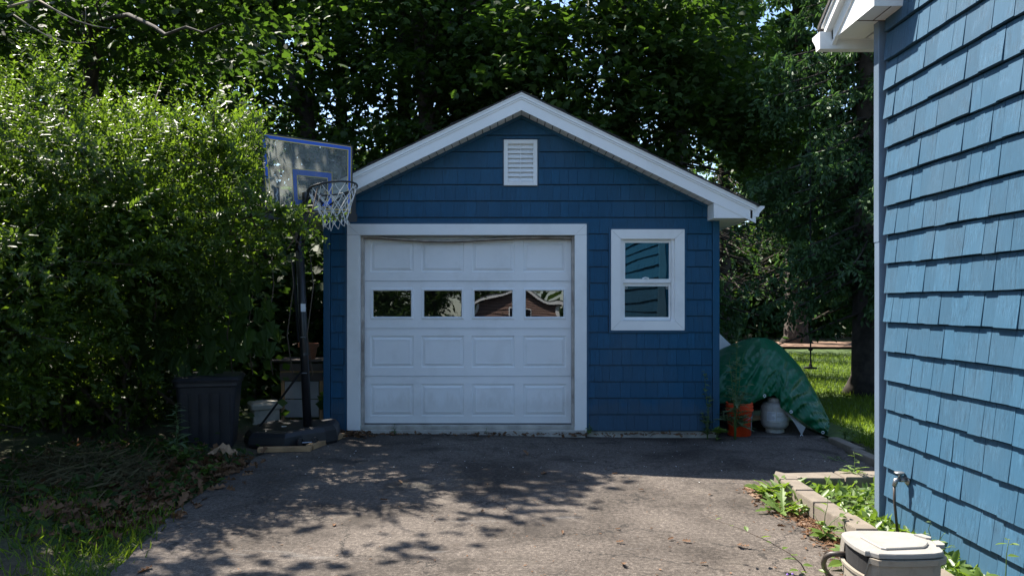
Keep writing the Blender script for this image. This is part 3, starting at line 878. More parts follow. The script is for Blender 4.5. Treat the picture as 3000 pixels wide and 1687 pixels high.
prof = [(0, .115), (0, 0), (.065, 0), (.070, .035), (.10, .07), (.125, .095), (.125, .115), (.118, .115), (.094, .075), (.06, .006), (.006, .006), (.006, .115)]
mb = MB(); mb.prism([(HX-.285, 4.936+a, 3.115+b) for a, b in prof], (0,0,0), (8,0,0)); mb.prism([(HX-.288, 4.936+a, 3.115+b) for a, b in prof[:7]], (0,0,0), (.003,0,0))
obj('gutter', mb, M['white'], hr_o)
mb = MB(); mb.box(HX+.02, HX+8, HYC+.005, 4.914, 3.18, 3.19); obj('eave_soffit', mb, M['white_soffit'], hr_o)
# spigot on the wall
sp = MB(); yy, zz = 4.33, .385
sp.tube([(HX-.012, yy, zz), (HX-.075, yy, zz)], .011, 10); sp.tube([(HX-.07, yy, zz+.004), (HX-.095, yy, zz), (HX-.105, yy, zz-.035)], [.014,.015,.012], 10)
sp.lathe([(.0,.004),(.028,.004),(.030,0),(.028,-.004),(0,-.004)], (HX-.030, yy, zz), 14, Matrix.Rotation(R(90), 3, 'Y'))
sp.tube([(HX-.075, yy, zz+.015), (HX-.075, yy, zz+.04)], .007, 8)
spo = obj('spigot', sp, M['steel'], house, smooth=True)
mb = MB(); mb.lathe([(0,.006),(.027,.004),(.030,0),(.027,-.006),(0,-.006)], (HX-.075, yy, zz+.044), 12); obj('spigot_handle', mb, M['steel'], spo, smooth=True)
mb = MB(); mb.tube([(HX-.105, yy, zz-.034), (HX-.106, yy-.004, zz-.12), (HX-.09, yy-.02, .02)], .008, 8); obj('hose_stub', mb, M['hose'], spo, smooth=True)

# ================================================================== reflected house behind the camera (seen in the door panes)
bh = thing('clapboard_house', 'brown clapboard house with white rakes mirrored in the garage door panes', 'house', (.43, -30, -1.2))
mb = MB(); hx0, hx1 = .43-2.5, .43+2.5
mb.prism([(hx0, -30, -1.3), (hx1, -30, -1.3), (hx1, -30, 2.45), (.43, -30, 3.78), (hx0, -30, 2.45)], (0,0,0), (0,-8,0)); bw = obj('wall', mb, M['dark'], bh)
for k in range(22):
    z0 = -1.1+k*.225; w = min(2.5, (3.78-z0-.1)/.532)
    if w < .1: break
    mb = MB(); mb.prism([(.43-w, -29.99, z0), (.43-w, -29.99, z0+.20), (.43-w, -29.95, z0)], (0,0,0), (2*w,0,0)); obj('clapboard', mb, M['brownsiding'], bw)
for s in (-1, 1):
    mb = MB(); mb.prism([(.43, -29.6, 3.98), (.43+s*2.85, -29.6, 3.98-.532*2.85), (.43+s*2.85, -29.6, 3.80-.532*2.85), (.43, -29.6, 3.78)], (0,0,0), (0,-.06,0)); obj('rake_board', mb, M['white'], bh)
    mb = MB(); mb.prism([(.43, -29.58, 4.02), (.43+s*2.9, -29.58, 4.02-.532*2.9), (.43+s*2.9, -29.58, 3.985-.532*2.9), (.43, -29.58, 3.985)], (0,0,0), (0,-8.6,0)); obj('roof', mb, M['roof'], bh)
    mb = MB(); mb.box(.43+s*2.5-.06, .43+s*2.5+.06, -29.97, -29.85, -1.2, 2.4); obj('corner_board', mb, M['white'], bh)
mb = MB(); mb.box(-.35, 1.0, -29.93, -29.88, .4, 2.15); wo = obj('window', mb, M['white'], bh)
mb = MB(); mb.box(-.28, .93, -29.879, -29.87, .47, 2.08); obj('pane', mb, M['glass'], wo)

# ================================================================== BASKETBALL HOOP
hoop = thing('basketball_hoop', 'portable basketball hoop with clear backboard and white net beside the bush', 'basketball hoop', (-2.09, 7.55, 0))
BL, BR, TL, TR = Vector((-2.285,6.90,2.285)), Vector((-1.648,7.58,2.335)), Vector((-2.346,6.90,3.005)), Vector((-1.642,7.58,3.024))
bn = ((BR-BL).cross(TL-BL)); bn.normalize()
if bn.y > 0: bn = -bn
def bd(s, t, off=0): return (BL*(1-s)+BR*s)*(1-t) + (TL*(1-s)+TR*s)*t + bn*off
def bpatch(s0, s1, t0, t1, o0, o1):
    mb = MB(); c = [bd(s0,t0,o0), bd(s1,t0,o0), bd(s1,t1,o0), bd(s0,t1,o0)]
    return mb.prism(c, (0,0,0), bn*(o1-o0))
mbf = MB()
for a in ((-.075,1.075,-.115,.0),(-.06,.0,0,.30),(1.0,1.055,0,.30),(-.012,0,.30,1.012),(1.0,1.012,.30,1.012),(0,1,1.0,1.012)):
    q = bpatch(*a, -.03, .004); mbf.add(q.v, q.f)
board = obj('backboard', mbf, M['black'], hoop)
obj('clear_panel', bpatch(0, 1, 0, 1, -.004, .0), M['acrylic'], board)
def ring(s0, s1, t0, t1, w, wt, off, nm, m, open_bottom=False):
    mb = MB()
    for a in ((s0, s0+w, t0, t1), (s1-w, s1, t0, t1), (s0+w, s1-w, t1-wt, t1)) + (() if open_bottom else ((s0+w, s1-w, t0, t0+wt),)):
        q = bpatch(*a, off, off+.0018); mb.add(q.v, q.f)
    return obj(nm, mb, m, board)
ring(.006, .994, .006, .994, .007, .009, .0006, 'pinstripe', M['bbyellow'])
mb = MB()
for a in ((.012,.042,.42,.988), (.958,.988,.012,.988), (.042,.958,.942,.988)):
    q = bpatch(*a, .0006, .0024); mb.add(q.v, q.f)
obj('blue_band', mb, M['bbblue'], board)
ring(.043, .957, .048, .941, .008, .011, .0006, 'pinstripe', M['bbyellow'])
ring(.305, .755, .085, .575, .045, .075, .0006, 'target_square', M['bbblue'])
ring(.298, .762, .076, .584, .008, .011, .0026, 'pinstripe', M['bbyellow'])
ring(.352, .708, .165, .498, .008, .011, .0026, 'pinstripe', M['bbyellow'])
# rear frame bars seen through the clear panel
for s0, s1, t0, t1 in ((.315,.342,.05,.94), (.700,.727,.05,.94), (.36,.70,.44,.475), (.485,.51,.05,.44), (.555,.58,.05,.44)):
    obj('rear_bar', bpatch(s0, s1, t0, t1, -.045, -.012), M['blackmetal'], board)
# printed mark, lower left: a dark upright badge with a pale running curve
obj('printed_badge', bpatch(.085, .150, .08, .31, .0006, .0016), M['bin'], board)
mb = MB(); mb.tube([bd(.105,.09,.003), bd(.118,.15,.003), bd(.108,.20,.003), bd(.128,.25,.003), bd(.120,.29,.003)], [.004,.008,.010,.007,.005], 5); obj('badge_figure', mb, M['tarp_back'], board)
# lettering, lower right
def text_on(s, t, txt, h, m, nm, par):
    cu = bpy.data.curves.new('txt', 'FONT'); cu.body = txt; cu.size = h; cu.extrude = .0008
    to = bpy.data.objects.new('txt', cu); COL.objects.link(to)
    dg = bpy.context.evaluated_depsgraph_get(); me = bpy.data.meshes.new_from_object(to.evaluated_get(dg))
    bpy.data.objects.remove(to)
    ex = (BR-BL).normalized(); ez = (TL-BL).normalized(); o0 = bd(s, t, .0015)
    for v in me.vertices: v.co = o0 + ex*v.co.x + ez*v.co.y + bn*v.co.z - BASE[par.name]
    me.materials.clear(); me.materials.append(m)
    o = bpy.data.objects.new(nm, me); COL.objects.link(o); o.parent = par; BASE[o.name] = BASE[par.name]; return o
text_on(.62, .075, "SPALDING", .062, M['bin'], 'lettering', board)
# rim: plane tipped up away from the board
a_ = (bn*math.cos(R(7)) + Vector((0,0,1))*math.sin(R(7))).normalized(); b_ = (BR-BL).normalized(); b_ = (b_ - a_*b_.dot(a_)).normalized(); c_ = a_.cross(b_)
if c_.z < 0: c_ = -c_
rc = bd(.50, .20) + bn*.385 + Vector((0,0,.025)); RR = .229
def rp(an, r=RR, h=0): return rc + (b_*math.cos(an)+a_*math.sin(an))*r + c_*h
mb = MB(); mb.tube([rp(2*math.pi*i/48) for i in range(49)], .0095, 8, caps=False); 
rim = obj('rim', mb, M['blackmetal'], hoop, smooth=True)
mb = MB()
for s in (-.11, .11):
    mb.tube([bd(.5, .10, .01)+b_*s, rc - a_*RR*.98 + b_*s*.8 + Vector((0,0,-.012)), rp(R(-90)+s*2.6)], .009, 6)
mb.tube([bd(.5,.02,.02)-b_*.10, rp(R(-175))], .009, 6); mb.tube([bd(.5,.02,.02)+b_*.10, rp(R(-5))], .009, 6)
obj('rim_brace', mb, M['blackmetal'], rim)
q = bpatch(.40, .60, .02, .26, .002, .05); obj('rim_bracket', q, M['blackmetal'], rim)
q = bpatch(.455, .545, .0, .11, .052, .11); obj('spring_cover', q, M['steel'], rim)
hk = MB()
for k in range(12):
    an = 2*math.pi*k/12; hk.tube([rp(an), rp(an, RR-.004, -.022), rp(an, RR-.016, -.020)], .004, 5)
obj('net_hook', hk, M['blackmetal'], rim)
net = MB(); K = 12; dz = [0, -.085, -.165, -.235, -.30, -.36]; rr = [.222, .200, .165, .132, .112, .120]
rn = random.Random(3)
def npt(l, an):
    j = 2*math.pi*an/K
    p = rp(j, rr[l], 0); p = Vector((p.x, p.y, p.z)) + Vector((0,0,dz[l])) + Vector((.018*l*.4, 0, 0))
    return p
jit = {}
def np_(l, k2):
    key = (l, k2 % (2*K))
    if key not in jit: jit[key] = Vector((rn.uniform(-1,1), rn.uniform(-1,1), rn.uniform(-1,1)))*(.0035*l)
    return npt(l, (k2 % (2*K))/2) + jit[key]
for l in range(5):
    for k in range(K):
        k0 = 2*k + (l % 2)
        for d in (-1, 1):
            p, q = np_(l, k0), np_(l+1, k0+d); mdl = (p+q)/2 + Vector((0,0,-.006))
            net.tube([p, mdl, q], .0036, 4)
obj('net', net, M['net'], rim)
# pole, struts, base
ptop = Vector((-2.235, 7.74, 2.30)); pbot = Vector((-2.085, 7.55, .10))
mb = MB(); mb.tube([pbot, pbot*.5+ptop*.5, ptop], .043, 14)
pole = obj('pole', mb, M['blackmetal'], hoop, smooth=True)
pd = (ptop-pbot).normalized()
for t, r in ((.60,.047),(.36,.0455)):
    mb = MB(); p = pbot.lerp(ptop, t); mb.tube([p-pd*.012, p+pd*.012], r, 14); obj('pole_collar', mb, M['blackmetal'], pole)
mb = MB(); p = pbot.lerp(ptop, .56); q = Vector((.020, -.0405, 0)); w = Vector((.022,.010,0))
mb.prism([p+q-w, p+q+w, p+q+w+pd*.082, p+q-w+pd*.082], (0,0,0), (.002,-.004,0)); obj('sticker', mb, M['label'], pole)
for tt in (.44, .275):
    p = pbot.lerp(ptop, tt); mb = MB(); mb.tube([p+Vector((-.02,-.046,0)), p+Vector((.03,-.046,0))], .006, 6); obj('bolt', mb, M['steel'], pole)
mb = MB()
for o_ in (-.05, .05):
    mb.tube([ptop+b_*o_*.6+Vector((0,0,-.03)), bd(.5+o_*.8, .55, -.05)], .014, 6); mb.tube([ptop+b_*o_*.6+Vector((0,0,-.35)), bd(.5+o_*.8, .10, -.05)], .014, 6)
mb.tube([ptop+Vector((-.07,.03,-.45)), pbot.lerp(ptop,.42)+Vector((-.06,.03,0))], .016, 6)
obj('lift_arm', mb, M['blackmetal'], hoop)
mb = MB(); mb.tube([pbot.lerp(ptop,.285)+Vector((-.03,-.02,0)), (-2.62, 7.62, .12)], .012, 6); obj('brace', mb, M['blackmetal'], hoop)
mb = MB(); mb.tube([pbot.lerp(ptop,.27)+Vector((-.02,.04,0)), (-2.17, 8.0, .12)], .012, 6); obj('brace', mb, M['blackmetal'], hoop)
def tank_base():
    bm = bmesh.new()
    low = [(-2.72,7.50),(-2.60,7.28),(-2.22,7.22),(-2.08,7.33),(-1.86,7.40),(-1.78,7.55),(-1.84,7.95),(-2.15,8.12),(-2.60,8.10),(-2.74,7.85)]
    cx = sum(p[0] for p in low)/10; cy = sum(p[1] for p in low)/10
    rings = []
    for z, s in ((.0,.98),(.03,1.0),(.10,.97),(.14,.90),(.155,.82)):
        rings.append([bm.verts.new((cx+(x-cx)*s, cy+(y-cy)*s, z + (.035*sm((x+2.2)/.3) if z > .08 else 0))) for x, y in low])
    for a, b in zip(rings, rings[1:]):
        for i in range(10): bm.faces.new((a[i], a[(i+1) % 10], b[(i+1) % 10], b[i]))
    bm.faces.new(rings[-1]); bm.faces.new(rings[0][::-1])
    me = bpy.data.meshes.new('base'); 
    for v in bm.verts: v.co -= BASE[hoop.name]
    bm.to_mesh(me); bm.free(); return me
me = tank_base(); me.materials.append(M['black'])
base_o = obj('base', me, None, hoop)
for dx in (0, .13):
    mb = MB(); rm = Matrix.Rotation(R(90), 3, 'Y') ; mb.lathe([(.0,-.018),(.040,-.018),(.048,-.012),(.048,.012),(.040,.018),(.0,.018)], (-2.08+dx, 7.27+dx*.35, .05), 18, rm)
    obj('wheel', mb, M['rubber'], base_o, smooth=False)
mb = MB(); mb.tube([(-2.06, 7.262, .05), (-1.97, 7.295, .05)], .008, 6); obj('axle', mb, M['steel'], base_o)
mb = MB(); mb.lathe([(.0,.014),(.028,.012),(.030,0)], (-2.33, 7.55, .155), 14); obj('filler_cap', mb, M['plinth'], base_o)

# ================================================================== THINGS ON THE LEFT
def loft(rings, cap0=True, cap1=True):
    mb = MB(); n = len(rings[0]); vs = [p for r in rings for p in r]
    fs = [(i*n+j, i*n+(j+1) % n, (i+1)*n+(j+1) % n, (i+1)*n+j) for i in range(len(rings)-1) for j in range(n)]
    if cap0: fs.append(list(range(n))[::-1])
    if cap1: fs.append([(len(rings)-1)*n+j for j in range(n)])
    return mb.add(vs, fs)
def rrect(cx, cy, w, d, r, z, rot=0, seg=4):
    out = []
    for sx, sy, a0 in ((1,1,0),(-1,1,90),(-1,-1,180),(1,-1,270)):
        for i in range(seg+1):
            a = R(a0+90*i/seg); x = sx*(w/2-r)+r*math.cos(a); y = sy*(d/2-r)+r*math.sin(a)
            out.append((cx+x*math.cos(rot)-y*math.sin(rot), cy+x*math.sin(rot)+y*math.cos(rot), z))
    return out
# dark wheeled bin
bx, by, rot = -2.98, 7.30, R(14)
tb = thing('trash_bin', 'charcoal plastic trash bin with closed lid at the foot of the bush', 'trash bin', (bx, by, 0))
body = loft([rrect(bx,by,.44,.46,.05,.0,rot), rrect(bx,by,.46,.48,.05,.03,rot), rrect(bx,by,.54,.58,.05,.62,rot), rrect(bx,by,.57,.61,.05,.63,rot), rrect(bx,by,.57,.61,.05,.665,rot)])
tbo = obj('body', body, M['bin'], tb)
lid = loft([rrect(bx,by,.60,.64,.06,.668,rot), rrect(bx,by,.61,.65,.06,.69,rot), rrect(bx,by,.56,.60,.06,.715,rot), rrect(bx,by,.48,.52,.06,.722,rot)])
obj('lid', lid, M['bin'], tb)
for k in range(5):
    xx = -.185+.0925*k; mb = MB()
    f = lambda a, z: (bx + a*math.cos(rot) + (.245+.05*z/.62)*math.sin(rot), by + a*math.sin(rot) - (.245+.05*z/.62)*math.cos(rot), z)
    mb.prism([f(xx-.028, .08), f(xx+.028, .08), f(xx+.033, .56), f(xx-.033, .56)], (0,0,0), (math.sin(rot)*.012, -math.cos(rot)*.012, 0)); obj('rib', mb, M['bin'], tbo)
mb = MB(); mb.tube([(bx-.30, by+.02, .60), (bx-.36, by-.02, .585), (bx-.36, by-.12, .56), (bx-.31, by-.16, .57)], .012, 6); obj('handle', mb, M['bin'], tb, smooth=True)
# stone plinth
px_, py_ = -2.86, 8.55
pl = thing('stone_pedestal', 'chipped white stone pedestal block between the bin and the cabinet', 'pedestal', (px_, py_, 0))
mb = loft([rrect(px_,py_,.33,.33,.01,.0,R(28),1), rrect(px_,py_,.33,.33,.01,.05,R(28),1), rrect(px_,py_,.29,.29,.01,.065,R(28),1), rrect(px_,py_,.285,.285,.01,.20,R(28),1), rrect(px_,py_,.31,.31,.01,.215,R(28),1)])
obj('block', mb, M['plinth'], pl)
mb = loft([rrect(px_,py_,.34,.34,.012,.217,R(28),1), rrect(px_,py_,.345,.345,.012,.262,R(28),1), rrect(px_,py_,.30,.30,.01,.285,R(28),1)]); obj('cap', mb, M['plinth'], pl)
# wooden cabinet and pot
cb = thing('wooden_cabinet', 'wooden potting cabinet with grey white door boards beside the garage', 'cabinet', (-2.46, 8.72, 0))
X0, X1, Y0 = -2.705, -2.215, 8.66
for x in (X0, X1-.04):
    for y in (Y0, Y0+.36):
        mb = MB(); mb.bbox(x, x+.04, y, y+.04, 0, .555, .003); obj('post', mb, M['wood'], cb)
for z0, z1 in ((.085,.29),(.300,.505)):
    mb = MB(); mb.bbox(X0+.042, X1-.05, Y0+.006, Y0+.026, z0, z1, .003); obj('door_board', mb, M['wood_white'], cb)
for z0, z1 in ((.515,.605),(.630,.715)):
    mb = MB(); mb.bbox(X0-.012, X1+.0, Y0-.018, Y0-.002, z0, z1, .003); obj('apron_board', mb, M['wood_grey'], cb)
for i in range(3):
    mb = MB(); mb.bbox(X0-.10, X1+.03, Y0-.03+.15*i, Y0+.115+.15*i, .735, .757, .003); obj('top_board', mb, M['wood_grey'], cb)
mb = MB(); mb.bbox(X0-.01, X1-.0, Y0+.0, Y0+.36, .606, .629, .003); obj('rail', mb, M['wood'], cb)
pt = thing('plant_pot', 'terracotta plant pot standing on the wooden cabinet behind the pole', 'plant pot', (-2.42, 8.80, .757))
mb = MB(); mb.lathe([(0,.757),(.075,.757),(.105,.90),(.12,.90),(.122,.945),(.108,.945),(.100,.90),(0,.895)], (-2.42, 8.80, 0), 20); obj('body', mb, M['terracotta'], pt, smooth=False)
mb = MB(); mb.lathe([(0,.912),(.1,.912)], (-2.42, 8.80, 0), 16); obj('potting_soil', mb, M['soil'], pt)
# two timbers
def timber(p, q, w, h, label):
    p, q = Vector(p), Vector(q); d = (q-p).normalized(); s = Vector((-d.y, d.x, 0))*w/2; u = Vector((0,0,h))
    mb = MB(); mb.prism([p-s, p+s, p+s+u, p-s+u], (0,0,0), q-p); mid = (p+q)/2
    return single('timber', mb, M['wood'], label, 'timber', 'pieces of lumber edging the driveway', mid)
timber((-2.42,7.06,.004),(-1.93,7.11,.004),.085,.04,'rough sawn timber lying flat in front of the hoop base')
timber((-1.96,7.17,.004),(-1.80,7.83,.004),.08,.045,'timber running from the hoop wheels towards the garage corner')
# crumpled brown paper
mb = MB(); cx, cy = -2.56, 6.55
P = []
for i in range(9):
    r = []
    for j in range(9):
        a, b = i/8-.5, j/8-.5
        r.append((cx+.22*a+.03*noise.noise((i,j,1)), cy+.14*b+.03*noise.noise((i,j,2)), .10+.16*max(0,.5-abs(a)-abs(b)*.5)+.05*noise.noise((i*.9,j*.9,3))))
    P.append(r)
mb.grid(P); single('paper_bag', mb, M['paper'], 'crumpled brown paper bag lying on the leaf pile', 'paper bag', None, (cx, cy, .1))

# ================================================================== THINGS ON THE RIGHT
# tarpaulin
c7 = lambda x, y, Y: at((2050+x/3.22)/1.1646, (900+y/3.22)/1.1646, Y)
cols_t = [((150,425),(150,900),9.15,8.42),((240,380),(240,905),9.15,8.40),((340,335),(320,912),9.12,8.36),((430,302),(410,912),9.08,8.33),((500,287),(490,900),9.05,8.32),((560,285),(580,865),9.0,8.32),((620,290),(640,838),9.0,8.34),((680,308),(700,828),9.0,8.36),((730,335),(735,860),9.0,8.34),((770,368),(755,940),9.0,8.28),((810,408),(800,975),9.0,8.27),((860,460),(860,1005),8.98,8.27),((910,515),(920,1045),8.95,8.27),((955,570),(980,1085),8.92,8.27),((1000,640),(1040,1125),8.9,8.28),((1050,730),(1100,1165),8.86,8.28),((1110,830),(1160,1195),8.8,8.29),((1165,940),(1190,1200),8.7,8.31),((1205,1030),(1210,1150),8.6,8.36)]
tp = thing('tarpaulin', 'shiny dark green tarpaulin draped over the grill beside the garage', 'tarpaulin', (3.0, 8.7, 0))
NV = 44; P = []
fine = []
for i in range(len(cols_t)-1):
    for s in range(6):
        t = s/6; a, b = cols_t[i], cols_t[i+1]
        L = lambda p, q: p+(q-p)*t
        fine.append(((L(a[0][0],b[0][0]), L(a[0][1],b[0][1])), (L(a[1][0],b[1][0]), L(a[1][1],b[1][1])), L(a[2],b[2]), L(a[3],b[3])))
fine.append(cols_t[-1])
rear = []
for i, (tpx, hpx, Yt, Yh) in enumerate(fine):
    row = []
    for j in range(NV+1):
        v = j/NV
        Y = Yt + (Yh-Yt)*(1-(1-v)**1.9)
        x = tpx[0]+(hpx[0]-tpx[0])*v; y = tpx[1]+(hpx[1]-tpx[1])*v
        p = c7(x, y, Y)
        u = i/len(fine)
        rd = lambda x, y, z: 1-2*abs(noise.noise((x, y, z)))
        amp = sm(v*5)
        dsp = .045*noise.noise((u*9+v*2.5, v*2.2, 1.7))*amp + .040*rd(u*13+v*4.5, v*1.6-u*3, 4.2)*amp + .014*rd(u*20-v*9, v*5+u*6, 9.)*amp + .006*rd(u*44+v*16, v*12-u*20, 2.)*amp + .004*noise.noise((u*120, v*40, 3.))
        if 0.40 < u < .62: dsp += .055*math.exp(-((u-.50)/.04)**2)*math.sin(min(1,v*1.4)*math.pi)
        row.append(p + Vector((0, -dsp-.03*math.sin(v*math.pi), .004*noise.noise((u*50, v*20, 0)))))
    # back side down to the ground
    back = []
    for j in range(1, 7):
        t = j/6; q = row[0]; back.append(Vector((q.x, q.y+.55*t**.7, max(.03, q.z*(1-t*t*.95)))))
    P.append(back[::-1]+row)
mb = MB(); mb.grid(P); tpo = obj('sheet', mb, M['tarp'], tp, smooth=True)
flap = MB(); fl = [((795,985),8.30),((850,1010),8.27),((940,1085),8.26),((1000,1130),8.27),((985,1160),8.275),((960,1205),8.29),((925,1140),8.29),((880,1070),8.30),((850,1035),8.31)]
flap.add([c7(x, y, Y) for (x, y), Y in fl], [list(range(9))]); obj('folded_underside', flap, M['tarp_back'], tp)
for x, y, Y in ((612,834,8.22),(862,985,8.17),(1163,1180,8.19),(962,1212,8.22)):
    p = c7(x, y, Y); mb = MB(); mb.lathe([(.009,-.001),(.010,.003),(.017,.003),(.018,-.001)], p, 16, Matrix.Rotation(R(90), 3, 'X')); obj('grommet', mb, M['label'], tp)
# grill under the tarp (legs, shelf, castor)
gr = thing('grill', 'dark grill cart hidden under the green tarpaulin', 'grill', (2.95, 8.75, 0))
for x in (2.60, 3.25):
    for y in (8.98, 9.2):
        mb = MB(); mb.bbox(x-.02, x+.02, y-.02, y+.02, .0, .62, .003); obj('leg', mb, M['blackmetal'], gr)
mb = MB(); mb.bbox(2.55, 3.30, 8.95, 9.25, .12, .15, .004); obj('shelf', mb, M['wood_grey'], gr)
mb = MB(); mb.bbox(2.62, 3.2, 9.0, 9.25, .56, .72, .02); obj('firebox', mb, M['blackmetal'], gr)
mb = MB(); mb.lathe([(0,-.012),(.035,-.012),(.045,0),(.035,.012),(0,.012)], (2.72, 8.52, .0), 16, Matrix.Rotation(R(90), 3, 'X')); obj('castor', mb, M['steel'], gr)
# bucket
BK = (2.545, 8.28, gz(2.5, 8.3))
bk = thing('bucket', 'bright orange plastic bucket in front of the tarpaulin', 'bucket', BK)
mb = MB(); mb.lathe([(0,.0),(.118,.0),(.126,.006),(.137,.275),(.141,.28)], BK, 32); mb.lathe([(.128,.32),(.120,.02),(0,.015)], BK, 32); bko = obj('body', mb, M['orange'], bk, smooth=True)
mb = MB(); mb.lathe([(.138,.278),(.152,.28),(.152,.298),(.142,.302),(.142,.316),(.150,.318),(.150,.334),(.142,.338),(.141,.352),(.148,.356),(.147,.366),(.130,.366),(.128,.32)], BK, 32); obj('rim', mb, M['orange'], bk, smooth=False)
mb = MB(); mb.tube([(BK[0]-.15, BK[1], BK[2]+.30), (BK[0]-.12, BK[1]-.09, BK[2]+.22), (BK[0], BK[1]-.158, BK[2]+.17), (BK[0]+.12, BK[1]-.09, BK[2]+.22), (BK[0]+.15, BK[1], BK[2]+.30)], .0028, 5); obj('wire_handle', mb, M['steel'], bk, smooth=True)
def wrap(c, r0, r1, z0, z1, a0, a1, nm, m, par, n=10):
    mb = MB(); vs = []
    for i in range(n+1):
        a = R(a0+(a1-a0)*i/n); vs += [(c[0]+r0*math.cos(a), c[1]+r0*math.sin(a), c[2]+z0), (c[0]+r1*math.cos(a), c[1]+r1*math.sin(a), c[2]+z1)]
    mb.add(vs, [(2*i, 2*i+2, 2*i+3, 2*i+1) for i in range(n)]); return obj(nm, mb, m, par)
wrap(BK, .1305, .1362, .06, .22, -38, 30, 'printed_label', M['print'], bk)
# propane tank
TK = (3.02, 8.50, gz(3, 8.4)-.0)
tk = thing('propane_tank', 'grey white propane cylinder half under the tarpaulin', 'propane tank', TK)
mb = MB(); mb.lathe([(0,.03),(.07,.035),(.125,.050),(.150,.082),(.155,.115),(.155,.285),(.150,.310),(.128,.335),(.085,.352),(.03,.36),(0,.362)], TK, 36); tko = obj('body', mb, M['tank'], tk, smooth=True)
mb = MB(); mb.lathe([(.104,.0),(.104,.046),(.100,.046),(.100,.0)], TK, 30); obj('foot_ring', mb, M['tank'], tk)
mb = MB(); 
for a0, a1 in ((200,340),(20,160)): q = wrap(TK, .088, .085, .33, .395, a0, a1, 'collar', M['tank'], tk)
mb = MB(); mb.tube([(TK[0], TK[1], TK[2]+.35), (TK[0], TK[1], TK[2]+.385)], .018, 10); obj('valve', mb, M['steel'], tk)
mb = MB(); mb.lathe([(.1556,.122),(.1575,.130),(.1556,.138)], TK, 36); mb.lathe([(.1556,.252),(.1575,.258),(.1556,.264)], TK, 36); obj('weld_seam', mb, M['tank'], tk)
lb = [(-142,-105,.145,.246),(-102,-72,.145,.192),(-102,-72,.198,.246),(-69,-38,.145,.192),(-69,-38,.198,.246)]
for a0, a1, z0, z1 in lb:
    lo = wrap(TK, .1562, .1562, z0, z1, a0, a1, 'printed_label', M['label'], tk)
for i in range(9):
    a0 = -140 + 0*i; z = .155+.0095*i; wrap(TK, .1566, .1566, z, z+.0035, -140, -140+rnd.uniform(20, 33), 'print_line', M['print'], tko, 6)
for i in range(7):
    z = .150+.0125*i
    if .190 < z < .199: continue
    wrap(TK, .1566, .1566, z, z+.003, -100, -100+rnd.uniform(18, 27), 'print_line', M['print'], tko, 5); wrap(TK, .1566, .1566, z, z+.003, -67, -67+rnd.uniform(18, 27), 'print_line', M['print'], tko, 5)
# white board behind the tarp
mb = MB(); A = [at(1770, 800, 9.5), at(1841, 869, 9.5), at(1843, 905, 9.5), at(1770, 960, 9.5)]
mb.prism(A, (0,0,0), (0,.03,0)); single('white_board', mb, M['white'], 'white sheet board leaning behind the tarpaulin at the garage corner', 'board', None, (2.4, 9.5, .9))
mb = MB(); mb.bbox(2.72, 2.95, 8.42, 8.52, gz(2.8,8.4), gz(2.8,8.4)+.0, .0) if False else mb.bbox(2.66, 2.88, 8.55, 8.60, .07, .12, .004)
single('wood_scrap', mb, M['wood'], 'scrap of wood in the dark between bucket and propane tank', 'wood scrap', None, (2.77, 8.57, .07))

# raised bed kerb of concrete blocks
kb = thing('garden_kerb', 'low tan concrete block kerb round the planting bed by the house', 'garden kerb', (2.05, 5.0, 0))
def block(poly, h, z0=-.03):
    """chamfered block from a ground polygon"""
    cx = sum(p[0] for p in poly)/len(poly); cy = sum(p[1] for p in poly)/len(poly)
    s = lambda k, z: [(cx+(x-cx)*k, cy+(y-cy)*k, z) for x, y in poly]
    mb = loft([s(1, z0), s(1, h-.012), s(.97, h-.003), s(.93, h)]); obj('block', mb, M['paver'], kb)
y = 5.43
bl = [.30,.30,.31,.29,.30,.31,.30,.29,.30]
for i, L in enumerate(bl):
    j = rnd.uniform(-.008, .008); h = .125+rnd.uniform(-.006,.006); w = .125
    block([(1.975+j, y-L+.004), (1.975+w+j, y-L+.004), (1.975+w+j, y-.004), (1.975+j, y-.004)], h); y -= L
block([(1.965,5.44),(2.105,5.44),(2.13,5.53),(2.03,5.70),(1.985,5.60)], .13)
xx = 2.135
for L in (.36,.37,.30,.30,.30):
    d = rnd.uniform(-.008,.008); h = .118+rnd.uniform(-.008,.006)
    x0, x1 = xx+.004, xx+L-.004
    if xx < 2.2: poly = [(x0-.09, 5.70), (x0+.0, 5.545), (x1, 5.53+d), (x1, 5.73+d)]
    else: poly = [(x0, 5.53+d), (x1, 5.53+d), (x1, 5.73+d), (x0, 5.73+d)]
    block(poly, h); block([(x0+.01, 5.545), (x1-.01, 5.545), (x1-.01, 5.70), (x0+.01, 5.70)], .058, -.06); xx += L
# stone edging between drive and lawn
eg = thing('stone_edging', 'mossy stone edging half buried between driveway and lawn', 'edging', (3.5, 7.4, 0))
for i in range(6):
    y0 = 8.0-i*.36; x0 = right_edge(y0)+.04
    mb = MB(); mb.bbox(x0, x0+.11, y0-.34, y0, -.05+gz(3,y0), .035+gz(3,y0)+rnd.uniform(-.01,.01), .012); obj('stone', mb, M['paver'], eg)

